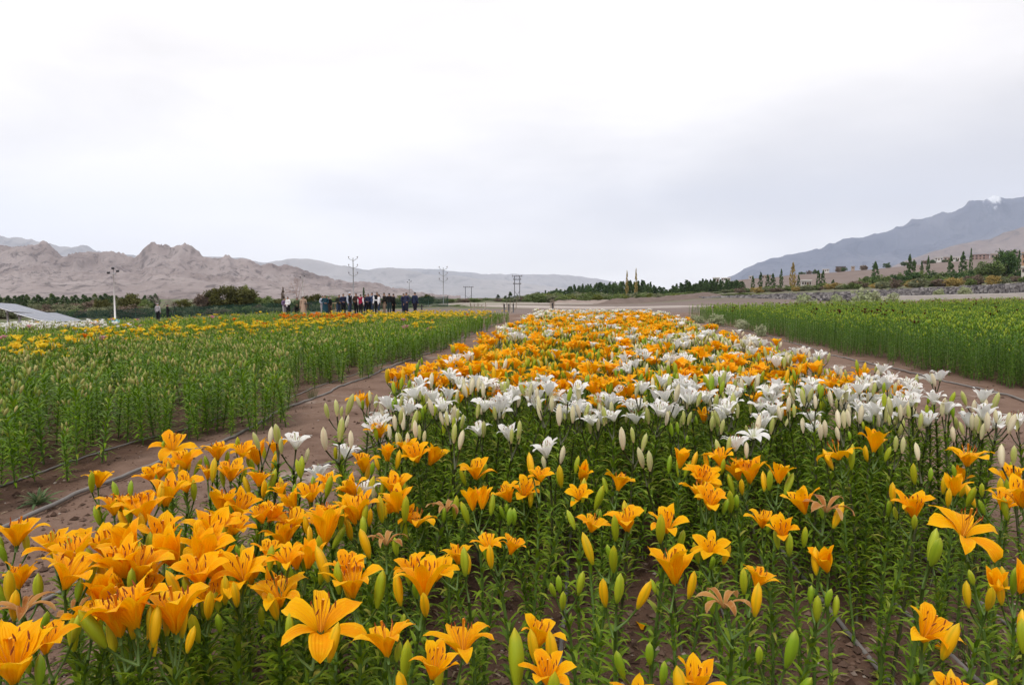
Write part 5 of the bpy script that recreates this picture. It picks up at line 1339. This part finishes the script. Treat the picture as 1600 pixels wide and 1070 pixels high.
# pale sage bushes
for px, dd, yt, wp, lb in [(1255, 47.5, 457, 34, 'pale sage bush behind the field, left of the pair'), (1305, 47.5, 458, 26, 'small pale sage bush in the middle of three behind the field'), (1353, 47.5, 451, 46, 'largest pale sage bush behind the field'), (1395, 49, 456, 26, 'small pale sage bush at the end of the concrete lip'), (1466, 60, 451, 16, 'small pale sage bush above the concrete lip'), (1506, 60, 448, 20, 'round pale sage bush above the concrete lip, right of the small one'),
                       (1121, 33, 490, 26, 'round pale sage bush at the path edge by the tall green field'), (1094, 36, 493, 18, 'small pale sage bush left of the round one at path edge'), (1160, 28, 497, 22, 'yellowish sage bush against the green field at path edge'), (1190, 24, 506, 18, 'low sage bush at the corner of the green field'), (1085, 40, 494, 14, 'tiny pale sage bush at far path edge')]:
    tree('sage_bush', px, dd, yt, wp, 'bush', 'pale', lb, 'shrub', sink=-.1)

# ================================================================== STONE WALL, CONCRETE LIP, HOUSES
def stone_wall():
    a = np.array(at(1680, 74)); b = np.array(at(1040, 150)); n = 90
    t = np.linspace(0, 1, n); dd = 74 + (150-74)*t; px = 1680 + (1040-1680)*t
    top = CAMH + (465 - np.interp(px, [1040, 1150, 1340, 1600, 1700], [465.5, 461.8, 455.0, 443.5, 439]))/F*dd
    bot = CAMH + (465 - np.interp(px, [1040, 1150, 1340, 1600, 1700], [473, 470, 466, 458.5, 455]))/F*dd
    P = np.array([at(p, q)[:2] for p, q in zip(px, dd)])
    back = np.array([at(p, q + 1.6)[:2] for p, q in zip(px, dd)])
    front = np.array([at(p, q - .5)[:2] for p, q in zip(px, dd)])
    V = np.stack([np.c_[front, bot - .6], np.c_[P, top], np.c_[back, top - .05], np.c_[back, bot - .6]], 1)
    o = empty('stone_wall', (float(P[0, 0]), float(P[0, 1]), float(bot[0]))); tag(o, 'long grey dry stone embankment wall behind the tall green field', 'wall')
    inv = Matrix.Translation(-Vector(o.location))
    core = obj('core', mesh('core', piece(V.reshape(-1, 3), grid_faces(n, 4)), [plain('wall_mortar', (0.13, 0.12, 0.115), .95, 0, .1, .3, 1.0)]), o, inv)
    g = np.random.default_rng(6); ps = []
    for k in range(2600):
        u = g.uniform()**1.25; i = u*(n-1); i0 = int(i); fr = i - i0; i1 = min(n-1, i0+1); q = g.uniform()
        A = V[i0, 0]*(1-fr) + V[i1, 0]*fr; B = V[i0, 1]*(1-fr) + V[i1, 1]*fr
        A = A + np.array([0, 0, .5]); p = A*(1-q) + B*q; s = g.uniform(.12, .30)
        bxx = box(-s*g.uniform(.8, 1.6), s*g.uniform(.8, 1.6), -s, s*.6, -s*.6, s*.6); v = bxx[0] + g.normal(0, s*.14, bxx[0].shape)
        ps.append(rnd_attr(xf((v, bxx[1], bxx[2]), Matrix.Translation(p) @ Matrix.Rotation(g.uniform(-.3, .3) + YAW - .6, 4, 'Z')), g.uniform()))
    def sb(t):
        u, v, r = attr(t); c = mixc(t, r, (0.09, 0.085, 0.092), (0.33, 0.31, 0.305)); return principled(t, c, .9, 0, .1).outputs[0]
    q = obj('stones', mesh('stones', merge(ps), [mat('wall_stone', sb)], False), o, inv); q['kind'] = 'stuff'
stone_wall()
conc = plain('concrete', (0.46, 0.43, 0.40), .85, 0, .2, .15, 1.5)
def concrete_lip():
    n = 40; px = np.linspace(1372, 1720, n); dd = np.linspace(52, 50, n)
    top = CAMH + (465 - np.interp(px, [1372, 1600, 1720], [463.2, 457.4, 454.5]))/F*dd
    P = np.array([at(p, q)[:2] for p, q in zip(px, dd)]); Bk = np.array([at(p, q + .35)[:2] for p, q in zip(px, dd)])
    V = np.stack([np.c_[P, top - 1.0], np.c_[P, top - .03], np.c_[P + (Bk-P)*.08, top], np.c_[Bk, top], np.c_[Bk, top - 1.0]], 1)
    o = obj('concrete_parapet', mesh('concrete_parapet', piece(V.reshape(-1, 3), grid_faces(n, 5)), [conc], False))
    tag(o, 'low pale concrete lip running behind the tall green field', 'parapet')
concrete_lip()
glass_m = mat('window_glass', lambda t: principled(t, (0.03, 0.035, 0.045), .08, 0, .6).outputs[0])
wood_m = plain('window_wood', (0.12, 0.07, 0.04), .7)
def house(px, d, wpx, hpx, ybase, wall_col, label, storeys=1, nwin=3, roof=(0.35, 0.32, 0.30), rz=None, extra=None):
    x, y, z = at(px, d); z = max(z - .3, CAMH + (465 - ybase)/F*d - .2)
    wd, h = wpx/F*d, hpx/F*d; dp = wd*.7; g = np.random.default_rng(int(px))
    o = empty('house', (x, y, z), math.atan2(-x, y) + (g.uniform(-.3, .3) if rz is None else rz)); tag(o, label, 'house')
    wm = plain('house_wall_%02d%02d%02d' % tuple(int(c*99) for c in wall_col), wall_col, .9, 0, .15, .12, .3)
    rm = plain('house_roof_%02d' % int(roof[0]*99), roof, .9, 0, .15, .2, .4)
    obj('wall', mesh('wall', box(-wd/2, wd/2, -dp/2, dp/2, -2.0, h), [wm], False, False), o)
    rf = obj('roof', mesh('roof', box(-wd/2-.25, wd/2+.25, -dp/2-.25, dp/2+.25, h, h+.28), [rm], False, False), o)
    obj('parapet', mesh('parapet', merge([box(-wd/2-.2, wd/2+.2, -dp/2-.2, -dp/2, h+.283, h+.7), box(-wd/2-.2, -wd/2, -dp/2+.003, dp/2, h+.283, h+.7), box(wd/2, wd/2+.2, -dp/2+.003, dp/2, h+.283, h+.7)]), [wm], False, False), rf)
    for s in range(storeys):
        sh = h/storeys
        for k in range(nwin):
            cx = -wd/2 + wd*(k+.5)/nwin; ww = min(1.2, wd/nwin*.5); z0 = s*sh + sh*.35; z1 = s*sh + sh*.78
            if s == 0 and k == nwin//2:
                obj('door', mesh('door', box(cx-.5, cx+.5, -dp/2-.06, -dp/2+.1, 0, min(2.1, sh*.8)), [wood_m], False, False), o); continue
            wn = obj('window', mesh('window', box(cx-ww/2, cx+ww/2, -dp/2-.04, -dp/2+.1, z0, z1), [glass_m], False, False), o)
            fr = merge([box(cx-ww/2-.12, cx+ww/2+.12, -dp/2-.09, -dp/2+.05, z1, z1+.15), box(cx-ww/2-.12, cx+ww/2+.12, -dp/2-.09, -dp/2+.05, z0-.15, z0), box(cx-ww/2-.12, cx-ww/2, -dp/2-.085, -dp/2+.05, z0, z1), box(cx+ww/2, cx+ww/2+.12, -dp/2-.085, -dp/2+.05, z0, z1), box(cx-.03, cx+.03, -dp/2-.07, -dp/2+.05, z0, z1)])
            obj('frame', mesh('frame', fr, [wood_m], False, False), wn)
W_, T_, Pk = (0.62, 0.60, 0.58), (0.36, 0.29, 0.24), (0.33, 0.235, 0.215)
for a in [(1118, 360, 9, 6, 441, W_, 'small white house showing above the end of the long wood', 1, 2), (1133, 500, 13, 3, 438, W_, 'long low white house at the left end of the crest', 1, 4), (1172, 590, 6, 4, 436, W_, 'tiny white house on the crest above the first poplars', 1, 2), (1196, 560, 12, 4, 438, T_, 'low tan house on the crest behind the poplar row', 1, 3),
          (1258, 330, 14, 7, 446, W_, 'low white sheds between the yellowed poplar and the twin poplars', 1, 4), (1288, 620, 9, 2.5, 424, W_, 'flat white house on crest left of the dark roofed house', 1, 3), (1311, 610, 13, 3.5, 421, (0.2, 0.18, 0.18), 'dark roofed house on the crest of the brown slope', 1, 3, (0.06, 0.06, 0.07)), (1346, 620, 8, 2.5, 418.5, W_, 'white house on the crest beside the brown bushes', 1, 2),
          (1462, 600, 11, 3.5, 407, W_, 'white house at the left end of the white house row', 1, 3), (1476, 610, 9, 4, 407, T_, 'tan house between the white houses of the row', 1, 2), (1492, 590, 15, 5, 407.5, W_, 'long white house with dark windows on the crest', 1, 5), (1527, 560, 20, 7, 406, Pk, 'wide pink-brown house with flat dark roof on the crest', 2, 4, (0.12, 0.10, 0.10)),
          (1549, 540, 10, 6, 404, T_, 'tan house right of the pink-brown house', 1, 2), (1578, 480, 16, 8, 402, (0.30, 0.25, 0.23), 'grey-brown house behind the large dark tree', 2, 3), (1607, 260, 24, 15, 412, (0.40, 0.25, 0.16), 'orange-brown two storey house beside the slim poplar', 2, 3, (0.2, 0.24, 0.28)), (1610, 240, 26, 9, 427, (0.55, 0.52, 0.47), 'pale low house in front of the orange-brown one', 1, 4), (1330, 600, 5, 2.5, 419.5, T_, 'tiny tan hut right of the dark roofed house', 1, 1)]:
    house(*a)

# ================================================================== POLES, SOLAR PANELS, FENCE, SMALL THINGS
steel = plain('galvanised_steel', (0.30, 0.30, 0.31), .5, .6, .5, .15, 1.0)
dark_steel = plain('dark_steel', (0.10, 0.10, 0.11), .55, .4, .5, .2, 1.0)
white_paint = plain('white_pole_paint', (0.70, 0.68, 0.66), .5, 0, .4, .06, .5)
insul = plain('brown_insulator', (0.10, 0.06, 0.05), .3)
lampm = plain('lamp_housing', (0.04, 0.04, 0.045), .5)
cyan = plain('cyan_paint', (0.22, 0.56, 0.72), .6, 0, .3, .1, 1.0)
def zat(y, d): return CAMH + (465 - y)/F*d
def power_pole(px, d, ytop, arms, label, r=.12):
    x, y, z = at(px, d); h = zat(ytop, d) - z
    o = empty('power_pole', (x, y, z - .2), YAW); tag(o, label, 'power pole')
    obj('pole', mesh('pole', tube([(0, 0, 0), (0, 0, h*.5), (0, 0, h)], [r, r*.85, r*.6], 8), [steel]), o)
    for ya in arms:
        za = zat(ya, d) - z + .2; wv = .95
        ar = obj('crossarm', mesh('crossarm', merge([tube([(0, 0, za - .45), (-wv, 0, za + .1)], .05, 5), tube([(0, 0, za - .45), (wv, 0, za + .1)], .05, 5), tube([(-wv, 0, za + .1), (-wv, 0, za + .3)], .04, 5), tube([(wv, 0, za + .1), (wv, 0, za + .3)], .04, 5)]), [steel]), o)
        for sx in (-1, 1): obj('insulator', mesh('insulator', tube([(sx*wv, 0, za + .3), (sx*wv, 0, za + .38), (sx*wv, 0, za + .55)], [.10, .13, .06], 7), [insul]), ar)
power_pole(553, 150, 402, [405, 417, 429], 'tall power pole with three pairs of arms behind the crowd')
power_pole(693, 165, 417, [420, 429, 438], 'power pole with three pairs of arms on the green plain', .11)
def h_frame(px, d, ytop, gap, bars, label):
    x, y, z = at(px, d); h = zat(ytop, d) - z
    o = empty('double_power_pole', (x, y, z - .2), YAW); tag(o, label, 'power pole'); w_ = gap/F*d/2
    for s in (-1, 1): obj('post', mesh('post', tube([(s*w_, 0, 0), (s*w_, 0, h)], [.15, .11], 7), [dark_steel]), o)
    for i, ya in enumerate(bars):
        za = zat(ya, d) - z; e = w_ + (.9 if i == 0 else .5)
        b = obj('crossbar', mesh('crossbar', box(-e, e, -.16, -.11, za - .1, za + .1), [dark_steel], False), o)
        for q in (-e*.9, -w_*.4, w_*.4, e*.9): obj('insulator', mesh('insulator', tube([(q, -.13, za + .1), (q, -.13, za + .45)], [.12, .08], 6), [insul]), b)
    obj('brace', mesh('brace', merge([tube([(-w_, -.02, h*.12), (w_, -.02, h*.42)], .06, 5), tube([(w_, .02, h*.12), (-w_, .02, h*.42)], .06, 5)]), [dark_steel]), o)
h_frame(732, 290, 447, 9.5, [448], 'low double power pole with crossed braces')
h_frame(808, 240, 430, 8, [431, 436, 443], 'tall double power pole with three crossbars at the end of the wood')
def mast(px, d, ytop, label, base=True, white=True, r=.085, lamps=3):
    x, y, z = at(px, d); h = zat(ytop, d) - z
    o = empty('floodlight_mast', (x, y, z - .1), YAW); tag(o, label, 'mast')
    obj('pole', mesh('pole', tube([(0, 0, 0), (0, 0, h*.9)], [r, r*.65], 8), [white_paint if white else steel]), o)
    obj('lamp_arm', mesh('lamp_arm', merge([tube([(0, 0, h*.88), (-.42, 0, h*.92)], .03, 5), tube([(0, 0, h*.88), (.42, 0, h*.95)], .03, 5), tube([(0, 0, h*.86), (0, 0, h)], .03, 5)]), [steel]), o)
    for lx_, lz in ((-.45, .92), (.45, .95), (0, 1.0))[:lamps]:
        obj('floodlight', mesh('floodlight', xf(box(-.11, .11, -.08, .08, -.08, .10), Matrix.Translation((lx_, -.05, h*lz)) @ Matrix.Rotation(.4, 4, 'X')), [lampm], False), o)
    if base:
        obj('base', mesh('base', tube([(0, 0, -.1), (0, 0, .25), (0, 0, .36), (0, 0, .5)], [.52, .52, .46, .15], 12), [cyan]), o)
mast(180, 66, 418, 'white floodlight mast on a cyan base beside the solar panels')
mast(640, 165, 437, 'thin grey floodlight mast behind the two men in navy', False, False, .07, 3)
mast(474, 150, 428, 'thin pale mast behind the man in beige', False, True, .07, 2)

def solar(c_near_hi, c_near_lo, c_far_hi, label):
    A = np.array(c_near_hi); B = np.array(c_near_lo); D = np.array(c_far_hi)
    u = (B - A); v = (D - A); lu, lv = np.linalg.norm(u), np.linalg.norm(v); nrm_ = np.cross(u/lu, v/lv); nrm_ /= np.linalg.norm(nrm_)
    if nrm_[2] < 0: nrm_ = -nrm_
    cen = (A + (B-A)/2 + (D-A)/2); gz0 = float(gz(cen[0], cen[1]))
    o = empty('solar_array', (cen[0], cen[1], gz0)); tag(o, label, 'solar panel'); inv = Matrix.Translation(-Vector(o.location))
    def sm(t):
        return principled(t, (0.13, 0.145, 0.19), .32, 0, .35).outputs[0]
    pm = mat('solar_glass', sm); alu = plain('aluminium', (0.62, 0.62, 0.63), .35, .7, .5, .05)
    nu, nv = 2, 5; V = []
    for i in range(nu):
        for j in range(nv):
            def Q(a, b, hh): return A + u*((i+a)/nu) + v*((j+b)/nv) + nrm_*hh
            e = .012
            pv = [Q(e, e, .045), Q(1-e, e, .045), Q(1-e, 1-e, .045), Q(e, 1-e, .045), Q(e, e, .0), Q(1-e, e, .0), Q(1-e, 1-e, .0), Q(e, 1-e, .0)]
            pn = obj('panel', mesh('panel', piece(pv, [(0, 1, 2, 3), (7, 6, 5, 4), (0, 4, 5, 1), (1, 5, 6, 2), (2, 6, 7, 3), (3, 7, 4, 0)]), [pm], False), o, inv)
            cs_ = [Q(e/2, e/2, .03), Q(1-e/2, e/2, .03), Q(1-e/2, 1-e/2, .03), Q(e/2, 1-e/2, .03)]
            obj('frame', mesh('frame', merge([tube([cs_[q], cs_[(q+1) % 4]], .015, 4) for q in range(4)]), [alu], False), pn)
    for a in (.12, .85):
        p0, p1 = A + u*a - nrm_*.09, A + u*a + v - nrm_*.09
        obj('rail', mesh('rail', tube([p0, p1], .06, 4), [alu], False), o, inv)
        for b in (.03, .35, .68, .97):
            p = A + u*a + v*b - nrm_*.1; zg = float(gz(p[0], p[1])) - .1
            obj('post', mesh('post', tube([(p[0], p[1], zg), tuple(p)], .055, 5), [alu]), o, inv)
def P3(px, py, d):
    x, y = to_xy((px - CX)/F*d, d); return (x, y, zat(py, d))
solar(P3(22, 489.5, 60), P3(70, 503.5, 60), P3(88, 489, 67), 'lower solar panel table tilted towards the flower field')
solar(P3(-38, 471, 60), P3(19, 487.2, 60), P3(26, 475.5, 67), 'upper solar panel table adjoining the lower one')
# green net fence
def net_fence():
    net = mat('green_net', lambda t: net_shader(t)); pst = plain('green_post', (0.035, 0.075, 0.055), .6)
    pts = [at(px, d) for px, d in zip(np.linspace(60, 700, 22), np.linspace(88, 100, 22))]
    o = empty('net_fence', pts[0]); tag(o, 'dark green net fence on thin posts behind the left field', 'fence'); inv = Matrix.Translation(-Vector(pts[0]))
    for i, p in enumerate(pts):
        obj('post', mesh('post', tube([(p[0], p[1], p[2]-.2), (p[0], p[1], p[2]+1.7)], .045, 5), [pst]), o, inv)
        if i:
            q = pts[i-1]; n = 7; V = []
            for k in range(n):
                f_ = k/(n-1); sag = .10*math.sin(math.pi*f_)*(1 + .3*math.sin(i*3)); x, y, z = (q[j]*(1-f_) + p[j]*f_ for j in range(3))
                wv = .05*math.sin(k*2.2 + i); V += [(x, y + wv, z + .02), (x, y + wv*.6, z + .8), (x, y + .02, z + 1.55 - sag)]
            obj('net_panel', mesh('net_panel', piece(V, grid_faces(n, 3)), [net]), o, inv)
def net_shader(t):
    p = principled(t, (0.020, 0.055, 0.042), .8, 0, .1); tr = N(t, 'ShaderNodeBsdfTransparent'); m = N(t, 'ShaderNodeMixShader')
    m.inputs[0].default_value = .55; lk(t, tr.outputs[0], m.inputs[1]); lk(t, p.outputs[0], m.inputs[2]); return m.outputs[0]
net_fence()
# sapling stakes, stand, easel
def dry_sapling(px, d, ytop, label, posts, seed, wpx):
    x, y, z = at(px, d); h = zat(ytop, d) - z; g = np.random.default_rng(seed)
    o = empty('dry_sapling', (x, y, z - .05), YAW); tag(o, label, 'sapling'); wd = wpx/F*d
    for k in range(5):
        a = np.array([g.uniform(-.1, .1), g.uniform(-.1, .1), 0]); bx = (k/4 - .5)*wd
        tp = np.array([bx, g.uniform(-.2, .2), h*g.uniform(.7, 1.0)]); md = (a + tp)/2 + np.array([bx*.35, 0, -.12*h])
        obj('branch', mesh('branch', merge([tube([a, md, tp], [.055, .045, .025], 5), tube([md, md + (tp-md)*.5 + np.array([g.uniform(-.2, .2), 0, .15*h])], [.018, .006], 4)]), [pale_bark]), o)
    for q in posts: obj('stake', mesh('stake', tube([(q/F*d, -.15, 0), (q/F*d, -.15, h*.62)], .06, 6), [dark_steel]), o)
dry_sapling(747, 60, 471, 'pale leafless sapling on the bare soil behind the left field', [], 1, 24)
dry_sapling(797, 62, 465, 'pale leafless sapling tied to dark stakes below the double power pole', [-9, -2, 5], 2, 22)
dry_sapling(863, 66, 464, 'narrow pale sapling beside one dark stake at the end of the bed', [0], 3, 6)
def stand(px, d):
    x, y, z = at(px, d); o = empty('black_stand', (x, y, z), YAW); tag(o, 'black flat-topped stand between the man in beige and teal dress', 'stand')
    obj('post', mesh('post', tube([(0, 0, 0), (0, 0, 1.05)], .045, 6), [lampm]), o); obj('top', mesh('top', box(-.28, .28, -.16, .16, 1.05, 1.10), [lampm], False), o); obj('foot', mesh('foot', tube([(0, 0, 0), (0, 0, .04), (0, 0, .06)], [.25, .25, .1], 10), [lampm]), o)
stand(482, 55)
def easel(px, d):
    x, y, z = at(px, d); o = empty('wooden_easel', (x, y, z), YAW); tag(o, 'pale wooden easel standing beside the crowd', 'easel')
    pw = plain('pale_wood', (0.50, 0.38, 0.25), .7)
    for s in (-1, 1): obj('leg', mesh('leg', tube([(s*.32, 0, 0), (s*.20, .05, 1.05)], .045, 5), [pw]), o)
    obj('rear_leg', mesh('rear_leg', tube([(0, .5, 0), (0, .06, 1.0)], .04, 5), [pw]), o); obj('crossbar', mesh('crossbar', box(-.33, .33, -.06, -.02, .42, .50), [pw], False), o); obj('top_bar', mesh('top_bar', box(-.24, .24, -.01, .04, .98, 1.05), [pw], False), o)
easel(523, 55)
def stake_post(px, d, h, lb):
    x, y, z = at(px, d); o = obj('wooden_stake', mesh('wooden_stake', tube([(0, 0, -.1), (0, 0, h*.8), (.01, 0, h)], [.07, .065, .05], 7), [lampm]), None, Matrix.Translation((x, y, z))); tag(o, lb, 'stake')
stake_post(659, 54, .8, 'short dark stake right of the man seen from behind')
